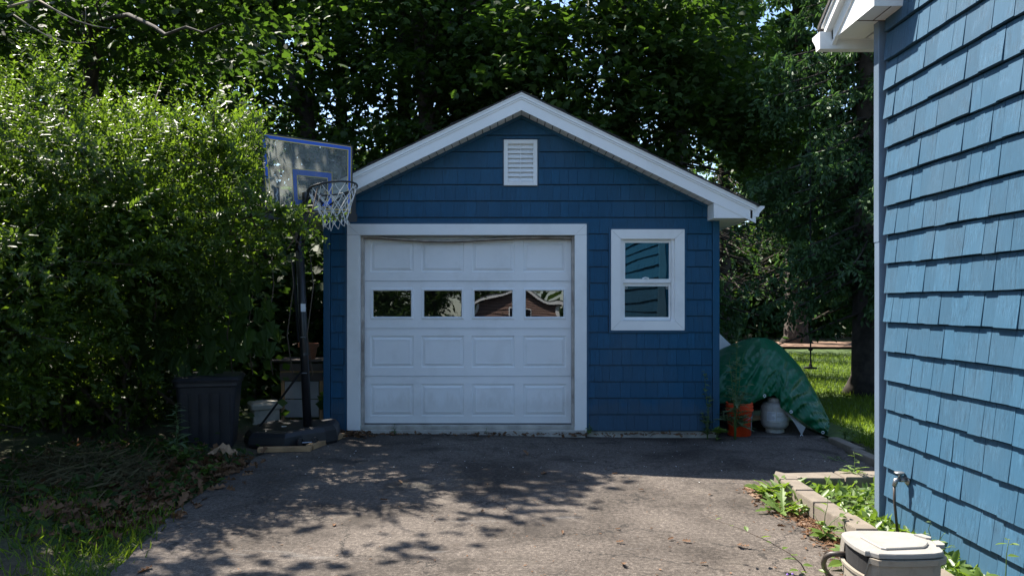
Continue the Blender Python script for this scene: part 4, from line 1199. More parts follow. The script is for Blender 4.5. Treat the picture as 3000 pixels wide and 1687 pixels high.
# tan hose box
c2 = lambda x, y, z: atz((2400+x/5.724)/1.1646, (1500+y/5.724)/1.1646, z)
hb = thing('hose_box', 'taupe resin hose box with pale hinged lid in the front right corner', 'hose box', (1.65, 3.25, 0))
HZ = .365
lidpts = [(372,352),(405,328),(500,312),(640,303),(1000,306),(1480,335),(1640,372),(1925,490),(2088,640),(2075,668),(1950,690),(1600,704),(1300,706),(1000,697),(850,655),(770,650),(690,612),(600,562),(500,492),(420,425)]
L3 = [c2(x, y, HZ) for x, y in lidpts]
cen = sum(L3, Vector())/len(L3)
def ringz(k, z): return [(cen.x+(p.x-cen.x)*k, cen.y+(p.y-cen.y)*k, z) for p in L3]
lid = loft([ringz(.985, HZ-.022), ringz(1.0, HZ-.018), ringz(1.0, HZ-.004), ringz(.985, HZ)])
lido = obj('lid', lid, M['tan_lid'], hb)
rp_ = [(690,395),(760,360),(900,345),(1450,360),(1560,385),(1830,500),(1800,550),(1760,572),(1400,590),(1120,600),(1040,585),(960,545),(820,470)]
R3 = [c2(x, y, HZ+.010) for x, y in rp_]; rc_ = sum(R3, Vector())/len(R3)
rz = lambda k, z: [(rc_.x+(p.x-rc_.x)*k, rc_.y+(p.y-rc_.y)*k, z) for p in R3]
obj('raised_panel', loft([rz(1.0, HZ+.0005), rz(1.0, HZ+.007), rz(.97, HZ+.010)]), M['tan_lid'], lido)
for pts in (((1590,378),(1720,372),(1880,425),(1870,445),(1790,438)), ((1905,492),(2005,482),(2110,545),(2095,562),(1960,560))):
    Q = [c2(x, y, HZ+.004) for x, y in pts]; mb = MB(); mb.prism(Q, (0,0,-.012), (0,0,.004)); obj('hinge_tab', mb, M['tan_lid'], lido)
# body: tapered shell with a slot cut in the bowed front
n = len(L3)
front = {15,16,17,18,19,0}
def brow(k, zf):
    out = []
    for i, p in enumerate(L3):
        out.append((cen.x+(p.x-cen.x)*k, cen.y+(p.y-cen.y)*k, zf(i)))
    return out
slot = lambda i: HZ-.105 if i in front else HZ-.026
slot2 = lambda i: HZ-.118 if i in front else HZ-.05
mb = loft([brow(.86, lambda i: .0), brow(.90, lambda i: .12), brow(.945, lambda i: HZ-.16), brow(.96, slot2), brow(1.045, slot2), brow(1.055, slot), brow(1.02, slot), brow(.955, slot), brow(.93, lambda i: .10), brow(.84, lambda i: .05)], cap0=True, cap1=True)
obj('body', mb, M['tan'], hb)
# step in the side wall below the rim
mb = loft([brow(.952, lambda i: HZ-.17), brow(.975, lambda i: HZ-.165), brow(.985, lambda i: HZ-.125), brow(.96, lambda i: HZ-.12)], False, False); obj('rim_band', mb, M['tan'], hb)
mb = loft([brow(.90, lambda i: .06), brow(.90, lambda i: HZ-.03)], True, True); obj('dark_lining', mb, M['dark'], hb)  # dark fill in the shell, shade behind the slot put in as colour
for k, (a, b) in enumerate(((16.2, .205), (16.45, .190), (16.3, .178))):
    i = int(a); p = L3[i].lerp(L3[i+1], a-i); q = L3[i].lerp(L3[i+1], min(1, a-i+.4))
    kk = .951
    f = lambda p, z: Vector((cen.x+(p.x-cen.x)*kk, cen.y+(p.y-cen.y)*kk, z))
    mb = MB(); mb.tube([f(p, b), f(q, b)], .003, 4); obj('printed_mark', mb, M['tarp'], hb)
hs_ = [c2(470,705,.27), c2(330,695,.275), c2(200,700,.27), c2(110,745,.25), c2(70,840,.20), c2(90,950,.13), c2(150,1040,.06), c2(260,1130,.02), c2(420,1230,.012)]
mb = MB(); mb.tube(hs_, .0125, 10); single('garden_hose', mb, M['hose'], 'dark brown garden hose looping out of the hose box', 'garden hose', None, hs_[5], True)
# disc swing
sx, sy = (2039*1.1646-1500)*12/F, 12.0
sw = thing('disc_swing', 'round disc rope swing hanging over the lawn', 'swing', (sx, sy, .4))
zz0 = CAMZ-(925*1.1646-888)*12/F
mb = MB(); mb.lathe([(0,-.012),(.095,-.012),(.105,0),(.095,.012),(.03,.014),(.024,.05),(.014,.085),(0,.085)], (sx, sy, zz0), 22); obj('disc_seat', mb, M['rubber'], sw, smooth=True)
mb = MB(); mb.tube([(sx, sy, zz0+.08), (sx+.005, sy, zz0+1.2), (sx, sy+.02, 4.4)], .011, 7); obj('rope', mb, M['rubber'], sw)
mb = MB(); mb.lathe([(0,-.03),(.03,-.02),(.036,0),(.03,.02),(0,.03)], (sx, sy, zz0+.30), 12); obj('knot', mb, M['rubber'], sw, smooth=True)
# ================================================================== VEGETATION
KX, KY = -SUN.x/SUN.z, -SUN.y/SUN.z     # shadow offset on the ground per metre of height
LIT_A = [(2.5,6.0),(1.1,6.15),(.75,5.95),(.55,5.55),(.30,5.1),(.05,4.75),(-.35,4.25),(-.75,3.8),(-1.3,3.1),(-1.6,1),(4.6,0),(4.6,6.0)]
LIT_B = [(4.3,11.6),(6.1,11.6),(10.8,22),(12.5,27.5),(8.0,27.5),(7.2,21)]
LIT_C = [(-5.2,4.1),(-1.0,4.1),(-.2,4.8),(-.5,6.0),(-2.5,6.8),(-5.2,6.6)]
LIT_D = [(4.2,6.2),(6.5,6.2),(6.5,7.4),(4.2,7.4)]
def keep(P, rng, zmin=0):
    gx = P[:,0]+KX*P[:,2]; gy = P[:,1]+KY*P[:,2]
    q = rng.random(len(P))
    jx = gx + .12*rng.normal(size=len(P)); jy = gy + .12*rng.normal(size=len(P))
    k = ~(inpoly(jx, jy, LIT_A) & (q < .985)) & ~(inpoly(jx, jy, LIT_B) & (q < .97)) & ~(inpoly(jx, jy, LIT_D) & (q < .85))
    hi = P[:,2] > 4.1
    k &= ~(inpoly(gx, gy, LIT_C) & hi & (q < .82))
    return k | (P[:,2] < zmin)
def sprays(rng, C, n, sx, sz, size, tilt=.45, droop=.35):
    """leaves in flattened sprays round centres C"""
    K = len(C); k = K*n
    c = np.repeat(C, n, axis=0)
    off = rng.normal(size=(k,3))*np.array([sx, sx, sz])
    r2 = np.hypot(off[:,0], off[:,1]); off[:,2] -= droop*r2*r2/max(sx,.01)*.5
    pos = c+off
    ax = off.copy(); ax[:,2] = -droop*np.abs(r2); ax = unit(ax+rng.normal(size=(k,3))*sx*.7)
    nr = np.array([0,0,1.0])+rng.normal(size=(k,3))*tilt
    s = size*(.65+.7*rng.random(k))
    return pos, ax, nr, s
def ell(rng, n, c, r, shell=.35):
    d = unit(rng.normal(size=(n,3))); q = shell+(1-shell)*rng.random((n,1))**.6
    return np.array(c)+d*np.array(r)*q
def limb_path(p, q, sag=.12, n=6, rng=None):
    p, q = Vector(p), Vector(q); out = []
    for i in range(n+1):
        t = i/n; m = p.lerp(q, t); m.z += (q-p).length*sag*math.sin(t*math.pi)*(1-.3*t)
        if rng is not None and 0 < i < n: m += Vector(rng.normal(size=3)*.03*(q-p).length)
        out.append(m)
    return out
def broad_tree(name, label, trunk, r0, crowns, ncl, nleaf, size, sx=.38, sz=.12, mat='maple', tmpl=None, seed=0, limbs=(), nl=18, bark='bark', zmin=0, cull=True, tilt=.45, group=None, cat='tree'):
    rng = np.random.default_rng(seed)
    loc = Vector(trunk[0])
    t = thing(name, label, cat, loc, group)
    mb = MB(); n = len(trunk)
    tr = [Vector(p) for p in trunk]
    # smooth the trunk
    pts = []; 
    for i in range(n-1):
        for s in range(4): pts.append(tr[i].lerp(tr[i+1], s/4) + Vector(rng.normal(size=3)*.012))
    pts.append(tr[-1])
    m = len(pts)
    rad = [r0*(1.0-.72*i/(m-1))*(1+.35*max(0, 1-i/2.0)) for i in range(m)]
    mb.tube(pts, rad, 10)
    ends = []
    for path, ra, rb in limbs:
        pp = [Vector(p) for p in path]; q = []
        for i in range(len(pp)-1):
            for s in range(3): q.append(pp[i].lerp(pp[i+1], s/3)+Vector(rng.normal(size=3)*.02))
        q.append(pp[-1]); mb.tube(q, [ra+(rb-ra)*i/(len(q)-1) for i in range(len(q))], 7); ends.append(q)
    C = np.concatenate([ell(rng, max(2, int(ncl*w)), c, r) for c, r, w in crowns])
    C = C[C[:,2] > .3]
    if cull: C = C[keep(C, rng, zmin)]
    for i in rng.permutation(len(C))[:nl]:
        q = Vector(C[i]); k = min(range(m), key=lambda j: (pts[j]-q).length + (2 if pts[j].z > q.z-.2 else 0) + (1.5 if j < m*.25 else 0))
        L = (q-pts[k]).length
        mb.tube(limb_path(pts[k], q, .10, 6, rng), [max(.008, rad[k]*.42)*(1-.85*j/6) for j in range(7)], 6)
    obj('trunk', mb, M[bark], t, smooth=True)
    P, A, Nn, S = sprays(rng, C, nleaf, sx, sz, size, tilt)
    if cull:
        k = keep(P, rng, zmin); P, A, Nn, S = P[k], A[k], Nn[k], S[k]
    k = ~((P[:,0] > XL-.3) & (P[:,0] < XR+.4) & (P[:,1] > FY-.1) & (P[:,1] < GB+.3) & (P[:,2] < 3.75-SL*np.abs(P[:,0]-XC)))
    me = cloud_mesh('crown', P[k], A[k], Nn[k], S[k], tmpl or T_MAPLE_S)
    stuff_mesh('crown', me, M[mat], t)
    return t
# ---------------- maples behind the garage
def px(u, Y): return (u*1.1646-1500)*Y/F
def pz(v, Y): return CAMZ-(v*1.1646-888)*Y/F
Y1 = 14.8
broad_tree('maple_tree', 'tall dark maple with forked trunk rising behind the garage ridge', [(px(1075,Y1),Y1,0),(px(1072,Y1),Y1,pz(290,Y1)),(px(1062,Y1),Y1,pz(190,Y1)),(px(1052,Y1),Y1+.1,pz(90,Y1)),(px(1030,Y1),Y1+.2,pz(-60,Y1)),(px(1040,Y1),Y1+.2,8.6)], .19,
    [((-1.9,15.0,6.9),(2.2,1.8,2.0),.46),((-.2,15.2,6.0),(2.2,1.6,1.7),.30),((-2.2,14.9,3.6),(2.1,1.5,1.7),.34)], 230, 84, .125, seed=11, nl=22,
    limbs=[([(px(1062,Y1),Y1,pz(180,Y1)),(px(1085,Y1),Y1-.1,pz(110,Y1)),(px(1150,Y1),Y1-.2,pz(50,Y1)),(px(1250,Y1),Y1-.3,pz(-5,Y1)),(px(1330,Y1),Y1-.3,pz(-60,Y1))], .085, .03),
           ([(px(1062,Y1),Y1,pz(170,Y1)),(px(1110,Y1),Y1+.1,pz(60,Y1)),(px(1120,Y1),Y1+.1,pz(-60,Y1))], .07, .03)])
Y2 = 16.5
broad_tree('maple_tree', 'leaning maple with sky showing between limbs left of the garage roof', [(px(800,Y2),Y2,0),(px(775,Y2),Y2,pz(300,Y2)),(px(735,Y2),Y2,pz(190,Y2)),(px(700,Y2),Y2,pz(90,Y2)),(px(640,Y2),Y2,pz(-80,Y2))], .20,
    [((-5.2,16.5,6.6),(2.2,1.6,2.1),.5),((-4.3,16.6,3.6),(1.9,1.4,1.8),.5)], 120, 70, .125, seed=12, nl=16, bark='bark',
    limbs=[([(px(775,Y2),Y2,pz(300,Y2)),(px(782,Y2),Y2-.2,pz(160,Y2)),(px(800,Y2),Y2-.2,pz(40,Y2)),(px(830,Y2),Y2-.2,pz(-60,Y2))], .085, .04)])
Y2b = 17.4
broad_tree('maple_tree', 'slim pale barked tree standing in the gap left of the garage roof', [(px(790,Y2b),Y2b,0),(px(782,Y2b),Y2b,pz(240,Y2b)),(px(778,Y2b),Y2b,pz(150,Y2b)),(px(770,Y2b),Y2b,pz(-40,Y2b))], .10,
    [((-4.6,17.6,7.4),(1.9,1.4,1.4),1),((-4.1,17.8,5.7),(1.5,.9,.8),.5)], 46, 60, .125, seed=13, nl=10, bark='bark_pale')
Y3 = 13.6
broad_tree('maple_tree', 'broad maple with dense dark crown right of the garage ridge', [(px(1530,Y3),Y3,0),(px(1540,Y3),Y3,2.5),(px(1560,Y3),Y3,4.5),(px(1580,Y3),Y3,7.2)], .17,
    [((1.6,13.6,5.6),(2.2,1.7,2.0),.55),((3.4,14.0,5.2),(2.0,1.6,2.2),.5),((1.2,13.5,3.6),(2.0,1.3,1.3),.3)], 235, 84, .13, seed=14, nl=20)
Y4 = 18.5
broad_tree('maple_tree', 'lighter green maple with sunny top at the upper right', [(px(1700,Y4),Y4,0),(px(1710,Y4),Y4,3.5),(px(1720,Y4),Y4,6.5),(px(1730,Y4),Y4,9.5)], .20,
    [((3.4,18.5,8.4),(2.8,1.7,1.7),.6),((2.9,18.6,5.0),(2.8,1.6,2.2),.5)], 180, 74, .145, seed=15, nl=14, mat='maple')
Y5 = 19.0
broad_tree('maple_tree', 'rear maple closing the view behind the garage ridge', [(px(1300,Y5),Y5,0),(px(1310,Y5),Y5,4),(px(1310,Y5),Y5,9)], .18,
    [((-1.0,19,8.4),(3.0,1.6,1.6),.4),((-1.0,19.2,4.4),(3.2,1.5,2.4),.6)], 130, 70, .15, seed=16, nl=12)
# maple on the left above the bush, its near branches hang into the frame
Y6 = 10.5
broad_tree('maple_tree', 'maple with brown trunk and big leaves above the bush at upper left', [(px(236,Y6),Y6,0),(px(232,Y6),Y6,3.5),(px(224,Y6),Y6,pz(80,Y6)),(px(205,Y6),Y6,6.4),(px(200,Y6),Y6,8.0)], .13,
    [((-5.6,10.2,5.5),(2.6,1.5,1.1),.55),((-4.7,9.2,5.4),(1.1,.9,.7),.25),((-5.5,6.3,5.9),(1.3,.9,.5),.30),((-7.6,10.4,4.6),(1.6,1.4,1.8),.3),((-3.3,9.0,6.5),(1.0,.8,.45),.22),((-3.9,7.3,5.7),(.75,.6,.35),.10)], 120, 50, .115, tmpl=T_MAPLE, seed=17, nl=18, sx=.40, sz=.10,
    limbs=[([(px(224,Y6),Y6,pz(60,Y6)),(px(330,8.6),8.6,pz(40,8.6)),(px(420,7.6),7.6,pz(85,7.6)),(px(560,7.2),7.2,pz(60,7.2))], .035, .008)])
broad_tree('maple_tree', 'dense maple behind the bush closing the left edge', [(-8.6,13,0),(-8.5,13,4),(-8.4,13,9)], .22,
    [((-8.6,13,6.0),(2.8,1.8,3.2),.6),((-6.0,13.6,4.6),(2.2,1.6,2.8),.5)], 170, 66, .15, seed=18, nl=14)
broad_tree('maple_tree', 'shaded maple sapling between the bush and the garage', [(-3.6,10.6,0),(-3.55,10.6,2.0),(-3.4,10.6,2.9)], .06,
    [((-3.2,10.6,1.9),(1.3,.9,1.2),1)], 50, 46, .13, tmpl=T_MAPLE, seed=19, nl=14)
broad_tree('maple_tree', 'dark maple far left beside the bush', [(-9.2,8.6,0),(-9.1,8.6,3),(-9.0,8.6,7)], .18,
    [((-8.6,8.4,4.2),(2.0,1.6,3.2),1)], 90, 50, .18, seed=20, nl=10, zmin=0)
# upper storeys of the wood behind the garage
for i, (x, y, z, rx, ry, rz, la) in enumerate([(-2.5,16.8,10.0,3.2,2.0,2.0,'tall tree whose crown closes over the forked maple'),(2.6,17.2,10.6,3.4,2.0,2.2,'tall tree whose crown closes over the broad maple'),(-7.0,18.0,10.2,3.0,2.0,2.2,'tall tree whose crown closes over the leaning maple'),(-12.0,17.0,9.0,3.0,2.0,2.6,'tall tree at the far left whose crown closes over the bush')]):
    broad_tree('maple_tree', la, [(x,y,0),(x+.1,y,4),(x,y,8),(x,y,z+1)], .24, [((x,y,z),(rx,ry,rz),1)], 120, 55, .26, sx=.5, sz=.16, tmpl=T_FAR, seed=70+i, nl=12)
for i, (x, y, z, rx, la) in enumerate([(-9.5,20.5,12.0,3.6,'high crowned tree far left over the leaning maple'),(-5.0,21.5,12.4,3.6,'high crowned tree above the slim pale trunk'),(-.6,20.5,13.0,3.6,'high crowned tree straight above the garage ridge'),(3.6,22.5,13.5,3.4,'high crowned tree above the right slope of the garage')]):
    broad_tree('maple_tree', la, [(x,y,0),(x+.1,y,5),(x,y,9),(x,y,z+1)], .26, [((x,y,z),(rx,2.2,2.0),1)], 95, 55, .30, sx=.6, sz=.2, tmpl=T_FAR, seed=80+i, nl=10)
for i, (x, y, la) in enumerate([(-10.5,5.0,'unseen tree outside the left edge, added to block sky light')]):  # tree out of view, added to cut sky light on house wall and drive
    broad_tree('maple_tree', la, [(x,y,0),(x+.1,y,4),(x,y,8),(x,y,12)], .26, [((x+.6,y,8.5),(2.6,2.8,4.2),1)], 130, 50, .27, sx=.55, sz=.2, tmpl=T_FAR, seed=90+i, nl=10)
# far rows closing the horizon
for i, (x, y, h, w) in enumerate([(-15,20,10,3.4),(-10.5,22,9,3.2),(-6.5,24,8.0,3.2),(-2.5,25,7.8,3.2),(1.5,24,9.5,3.2),(16.5,24,9,3.2),(6.2,31,10,3.6),(20,30,10,4),(12,33,10,4)]):
    lab = ['far left dark tree beyond the bush', 'tree behind the leaning maple, deep in shade', 'tree far behind the slim pale trunk', 'tree far behind the forked maple', 'tree far behind the broad maple', 'far tree beyond the house corner', 'dark tree standing beyond the sandy path', 'farthest tree to the right behind the spruce', 'far tree beyond the path under the spruce branches'][i]
    broad_tree('background_tree', lab, [(x,y,0),(x+.1,y,h*.5),(x,y,h*.95)], .22, [((x,y,h*.56),(w,w*.6,h*.46),1)], 95, 44, .30, sx=.6, sz=.25, mat='maple_far', tmpl=T_FAR, seed=40+i, nl=8, tilt=.8)
rng = np.random.default_rng(5)
n = 40000
ang = rng.uniform(R(0), R(360), n); rr_ = rng.uniform(38, 50, n)
P = np.stack([np.cos(ang)*rr_, np.sin(ang)*rr_, rng.random(n)**.8*(7.0+2.0*np.sin(ang*23)+1.2*np.sin(ang*61))], 1)
P[:,2] = np.where(P[:,1] < 0, P[:,2]*.72-1.5, P[:,2]); P = P[~((P[:,0] > 5) & (P[:,0] < 22) & (P[:,1] > 0) & (P[:,2] < 1.6))]
P = P[~((np.abs(P[:,0]) < 5) & (P[:,1] < 0) & (P[:,1] > -40))]
stuff_mesh('woods', cloud_mesh('woods', P, rng.normal(size=P.shape), rng.normal(size=P.shape), .5+.5*rng.random(len(P)), T_FAR), M['maple_far'], None, 'far off mass of woods beyond the yard', 'woods')
# undergrowth behind and left of the garage
rng = np.random.default_rng(6)
C = np.concatenate([ell(rng, 60, (-4.5,11.6,.9), (3.0,1.2,1.2)), ell(rng, 30, (-3.0,10.4,1.0), (.9,.7,1.3)), ell(rng, 50, (-8,9.5,.8), (2.2,2,1.2)), ell(rng, 40, (2.2,20.5,1.0), (3.4,1,1.4)), ell(rng, 130, (-5.3,8.3,.75), (2.6,.5,.9)), ell(rng, 170, (11.5,33,2.0), (9,1.5,2.6)), ell(rng, 60, (13,34,1.6), (7,2,1.8)), ell(rng, 40, (5.0,29,1.4), (3,1.2,1.6))])
P, A, Nn, S = sprays(rng, C, 60, .35, .22, .13, .8); k = P[:,2] > .02
S = np.where(P[:,1] > 25, S*2.6, S)
stuff_mesh('undergrowth', cloud_mesh('undergrowth', P[k], A[k], Nn[k], S[k], T_FAR), M['maple'], None, 'shady undergrowth behind the bush and garage', 'undergrowth')

# ---------------- spruces
def spruce(name, label, x, y, h, zlow, rad, seed, r0=.2, step=.34, per=6, tip=.17, dens=1.0, zmin=.45):
    rng = np.random.default_rng(seed)
    t = thing(name, label, 'tree', (x, y, 0))
    mb = MB(); mb.tube([(x,y,-.05),(x,y,.25),(x,y,h*.5),(x,y,h)], [r0*1.5, r0, r0*.65, .03], 12)
    PP, AA = [], []
    z = zlow
    while z < h-.3:
        L0 = rad*(1-(z/h))**.8 if z > 1.2 else rad*.75
        for b in range(per):
            az = rng.uniform(0, 2*math.pi); L = L0*rng.uniform(.75, 1.1)
            zz = z+rng.uniform(-.15, .15)+.55
            pts = []
            for i in range(9):
                s = i/8; pts.append(np.array([x+math.cos(az)*L*s, y+math.sin(az)*L*s, zz - .34*L*s**1.3 + .16*L*max(0, s-.6)**1.2]))
            mb.tube([Vector(p) for p in pts[:8]], [.028*(1-.85*i/8) for i in range(8)], 5)
            nb = int(L*15*dens)
            for j in range(nb):
                s = rng.uniform(.05, 1.0); i = min(7, int(s*8)); p = pts[i]+(pts[i+1]-pts[i])*(s*8-i)
                side = rng.choice([-1, 1]); d = np.array([math.cos(az), math.sin(az), 0])*.55 + np.array([-math.sin(az), math.cos(az), 0])*side*.7
                bl_ = (.16+.36*rng.random())*(1.15-.6*abs(s-.6))
                m = 8
                for q in range(m):
                    f = (q+rng.random())/m
                    pos = p + d*bl_*f*.75 + np.array([0,0,-bl_*(.30*f+.50*f*f)])
                    PP.append(pos); AA.append(d*.5*(1-f)+np.array([0,0,-.20-.40*f])+rng.normal(size=3)*.45)
        z += step
    P = np.array(PP); A = np.array(AA); k = (P[:,2] > zmin+.15*rng.random(len(P))) & keep(P, rng)
    k &= ~((P[:,0] < XR+.25) & (P[:,1] < GB+.2) & (P[:,2] < 3.7)) & ~((P[:,0] > HX-.35) & (P[:,1] < 5.2))
    obj('trunk', mb, M['bark'], t, smooth=True)
    stuff_mesh('crown', cloud_mesh('crown', P[k], A[k], rng.normal(size=(k.sum(),3)), tip*(.7+.6*rng.random(k.sum())), T_FINGER), M['spruce'], t)
    return t
spruce('spruce_tree', 'big spruce with drooping boughs and thick trunk by the house corner', 5.78, 11.9, 11.5, .85, 2.7, 31, r0=.30, per=8, step=.26, tip=.105, zmin=.85)
spruce('spruce_tree', 'spruce with dark hanging branches right behind the garage', 3.7, 16.6, 12, .6, 2.7, 32, r0=.2, per=8, step=.32, tip=.14, dens=.85)
spruce('spruce_tree', 'spruce with flared trunk beyond the sandy path', px(1992,27), 26.6, 15, 1.9, 4.0, 33, r0=.42, per=7, tip=.26, step=.5, dens=.8)
spruce('spruce_tree', 'low bushy spruce closing the gap behind the white board', 4.9, 21.0, 9, .5, 2.6, 35, r0=.16, per=8, tip=.17, step=.36)
spruce('spruce_tree', 'spruce in deep shade beyond the green tarpaulin', 6.6, 23.0, 13, 1.5, 3.2, 34, r0=.25, per=8, tip=.22, step=.42, dens=.9)

# ---------------- privet bush
def privet():
    rng = np.random.default_rng(21)
    t = thing('privet_bush', 'huge sunlit privet bush with small glossy leaves filling the left side', 'bush', (-3.8, 7.0, 0))
    B = [((-3.15,7.1,2.32),(.90,.85,1.05),1.0),((-4.2,7.0,2.42),(1.1,.95,1.25),1.0),((-5.4,6.9,2.4),(1.2,1.1,1.35),.8),
         ((-3.6,6.25,2.05),(.85,.70,.98),1.0),((-4.6,6.0,1.95),(1.0,.85,1.20),1.0),((-3.95,5.45,1.40),(.75,.65,.85),.85),((-4.9,5.1,1.25),(1.0,.7,1.0),.7),
         ((-3.5,7.35,1.8),(.6,.5,.9),.42),((-2.66,6.62,2.72),(.24,.26,.16),.10),((-2.34,6.60,2.23),(.36,.26,.13),.11),((-1.98,6.52,2.13),(.22,.16,.08),.06),((-2.66,6.85,2.95),(.34,.36,.34),.18),
         ((-4.3,7.2,.95),(1.0,.5,.8),.5),((-5.0,6.2,.9),(.9,.6,.7),.45),((-4.55,5.0,2.3),(.8,.65,.9),.5),((-4.15,4.65,1.5),(.62,.55,.9),.4)]
    NS = 6000; W = sum(b[2] for b in B)
    P0, D0 = [], []
    for c, r, w in B:
        n = int(NS*w/W)
        d = unit(rng.normal(size=(n,3))+np.array([0,-.25,.15])); q = (.62+.42*rng.random((n,1)))
        # uneven outline: push in and out by lobes
        lob = 1+.10*np.sin(d[:,0:1]*7+c[0])*np.cos(d[:,2:3]*6+c[1])+.06*np.sin(d[:,1:2]*15)
        P0.append(np.array(c)+d*np.array(r)*q*lob)
        up = d*np.array([.9,.9,.6])+np.array([0,0,.30])+rng.normal(size=(n,3))*.50
        D0.append(unit(up))
    P0 = np.concatenate(P0); D0 = np.concatenate(D0)
    hol = np.array([noise.noise((p[0]*1.9, p[1]*1.9, p[2]*2.3)) for p in P0])
    k = (P0[:,2] > .28) & (hol > -.17+.12*rng.normal(size=len(P0))); P0, D0 = P0[k], D0[k]
    n = len(P0); m = 24
    L = (.20+.26*rng.random(n))
    s = (np.arange(m)//2+.6)/(m/2)
    pos = P0[:,None,:]+D0[:,None,:]*L[:,None,None]*s[None,:,None]
    pos[:,:,2] -= (L[:,None]*s[None,:])**2*.35*(1-D0[:,2:3])
    ref = unit(np.cross(D0, rng.normal(size=(n,3)))); ref2 = np.cross(D0, ref)
    an = (np.arange(m)//2)*1.57+(np.arange(m) % 2)*math.pi
    side = ref[:,None,:]*np.cos(an)[None,:,None]+ref2[:,None,:]*np.sin(an)[None,:,None]
    ax = side+D0[:,None,:]*.75+rng.normal(size=(n,m,3))*.18
    nr = D0[:,None,:]*.9-side*.5+rng.normal(size=(n,m,3))*.25+np.array([0,0,.5])
    sz = (.034+.034*rng.random((n,m))**1.5)*(.85+.4*rng.random((n,1)))*(1.05-.45*s[None,:])*1.15
    P, A, Nn, S = pos.reshape(-1,3), ax.reshape(-1,3), nr.reshape(-1,3), sz.reshape(-1)
    k = ~((P[:,0] > -2.5) & (P[:,1] > 6.85) & (P[:,2] > 2.1) & (P[:,2] < 3.1) & (P[:,1] < 8.1)) & (P[:,2] > .25)
    # keep the hoop board's centre clear of twigs
    k &= ~((P[:,0]*F/P[:,1]+1500 > 782+rng.normal(size=len(P))*14) & (P[:,2] > 2.27) & (P[:,2] < 3.2))
    stuff_mesh('foliage', cloud_mesh('foliage', P[k], A[k], Nn[k], S[k], T_PRIVET), M['privet'], t)
    # inner, older leaves
    C = np.concatenate([ell(rng, int(70*w), c, [x*.72 for x in r], .1) for c, r, w in B if w > .3])
    P, A, Nn, S = sprays(rng, C, 46, .17, .17, .075, 1.0); k = P[:,2] > .2
    k &= ~((P[:,0] > -2.5) & (P[:,1] > 6.85) & (P[:,2] > 2.1) & (P[:,2] < 3.1))
    stuff_mesh('inner_foliage', cloud_mesh('inner_foliage', P[k], A[k], Nn[k], S[k], T_PRIVET), M['privet'], t)
    mb = MB()
    for i in range(16):
        b = Vector((rng.uniform(-4.9,-3.2), rng.uniform(7.2,7.8), 0)); c, r, w = B[int(rng.integers(0, 3))]
        e = Vector(ell(rng, 1, c, [x*.9 for x in r], .6)[0]); mb.tube(limb_path(b, e, .08, 7, rng), [.022*(1-.8*j/7) for j in range(8)], 5)
    for i in range(160):
        q = int(rng.integers(0, n)); p = Vector(P0[q]); d = Vector(D0[q]); mb.tube([p-d*.35, p, p+d*float(L[q])], [.006,.004,.002], 4)
    obj('stems', mb, M['twig'], t, smooth=True)
privet()
# two bare twigs crossing the upper left corner
tw = thing('bare_branch', 'thin bare branch arching across the upper left corner', 'branch', at(10, 30, 6.6))
mb = MB()
mb.tube([at(20,18,6.6), at(60,8,6.6), at(105,-6,6.6)], [.010,.012,.014], 6); mb.tube([at(96,0,6.5), at(135,24,6.45), at(190,52,6.4), at(235,66,6.4), at(290,74,6.4)], [.010,.008,.007,.005,.003], 6)
mb.tube([at(34,38,6.5), at(75,66,6.5), at(120,92,6.5), at(165,105,6.5), at(197,110,6.5), at(225,104,6.5)], [.008,.007,.006,.005,.004,.002], 6); mb.tube([at(213,60,6.4), at(216,38,6.4), at(214,20,6.4)], [.004,.003,.002], 5)
obj('limb', mb, M['bark_pale'], tw, smooth=True)

# ---------------- weeds with leaves of their own
LEAFM = {}
def leaf_mesh(kind, mat):
    key = (kind, mat)
    if key in LEAFM: return LEAFM[key]
    mb = MB()
    prof = {'oval': [(0,.0),(.08,.03),(.25,.17),(.45,.23),(.65,.20),(.85,.10),(1,0)], 'lance': [(0,.0),(.1,.04),(.3,.10),(.55,.11),(.8,.06),(1,0)], 'heart': [(0,0),(-.06,.20),(.10,.36),(.35,.36),(.65,.20),(.85,.08),(1,0)],
            'tooth': [(0,.0),(.08,.015),(.16,.08),(.22,.025),(.34,.12),(.40,.04),(.54,.15),(.60,.06),(.75,.13),(.80,.06),(.92,.06),(1,0)], 'strap': [(0,.018),(.3,.035),(.6,.035),(.85,.02),(1,0)],
            'thistle': [(0,.01),(.1,.02),(.17,.16),(.22,.03),(.34,.20),(.39,.04),(.52,.18),(.57,.04),(.70,.13),(.75,.03),(.86,.06),(1,0)]}[kind]
    crv = {'strap': -.55, 'tooth': -.22, 'lance': -.22}.get(kind, -.16)
    n = len(prof); vs = []
    for x, w in prof: vs += [(x, w, crv*x*x+.30*w), (x, 0, crv*x*x), (x, -w, crv*x*x+.30*w)]
    fs = []
    for i in range(n-1): fs += [(3*i+1, 3*i+4, 3*i+3, 3*i), (3*i+2, 3*i+5, 3*i+4, 3*i+1)]
    mb.add(vs, fs); me = mb.mesh('leaf'); me.materials.append(M[mat]); LEAFM[key] = me; return me
def put_leaf(par, pos, direc, size, kind, mat, roll=0, up=(0,0,1)):
    d = Vector(direc).normalized(); u = Vector(up); s = u.cross(d)
    if s.length < 1e-3: s = Vector((1,0,0))
    s.normalize(); nn = d.cross(s)
    m = Matrix((( d.x, s.x, nn.x), (d.y, s.y, nn.y), (d.z, s.z, nn.z))).to_4x4()
    m = m @ Matrix.Rotation(roll, 4, 'X')
    o = bpy.data.objects.new('leaf', leaf_mesh(kind, mat)); COL.objects.link(o); o.parent = par
    o.matrix_local = Matrix.Translation(Vector(pos)-BASE[par.name]) @ m @ Matrix.Scale(size, 4)
    return o
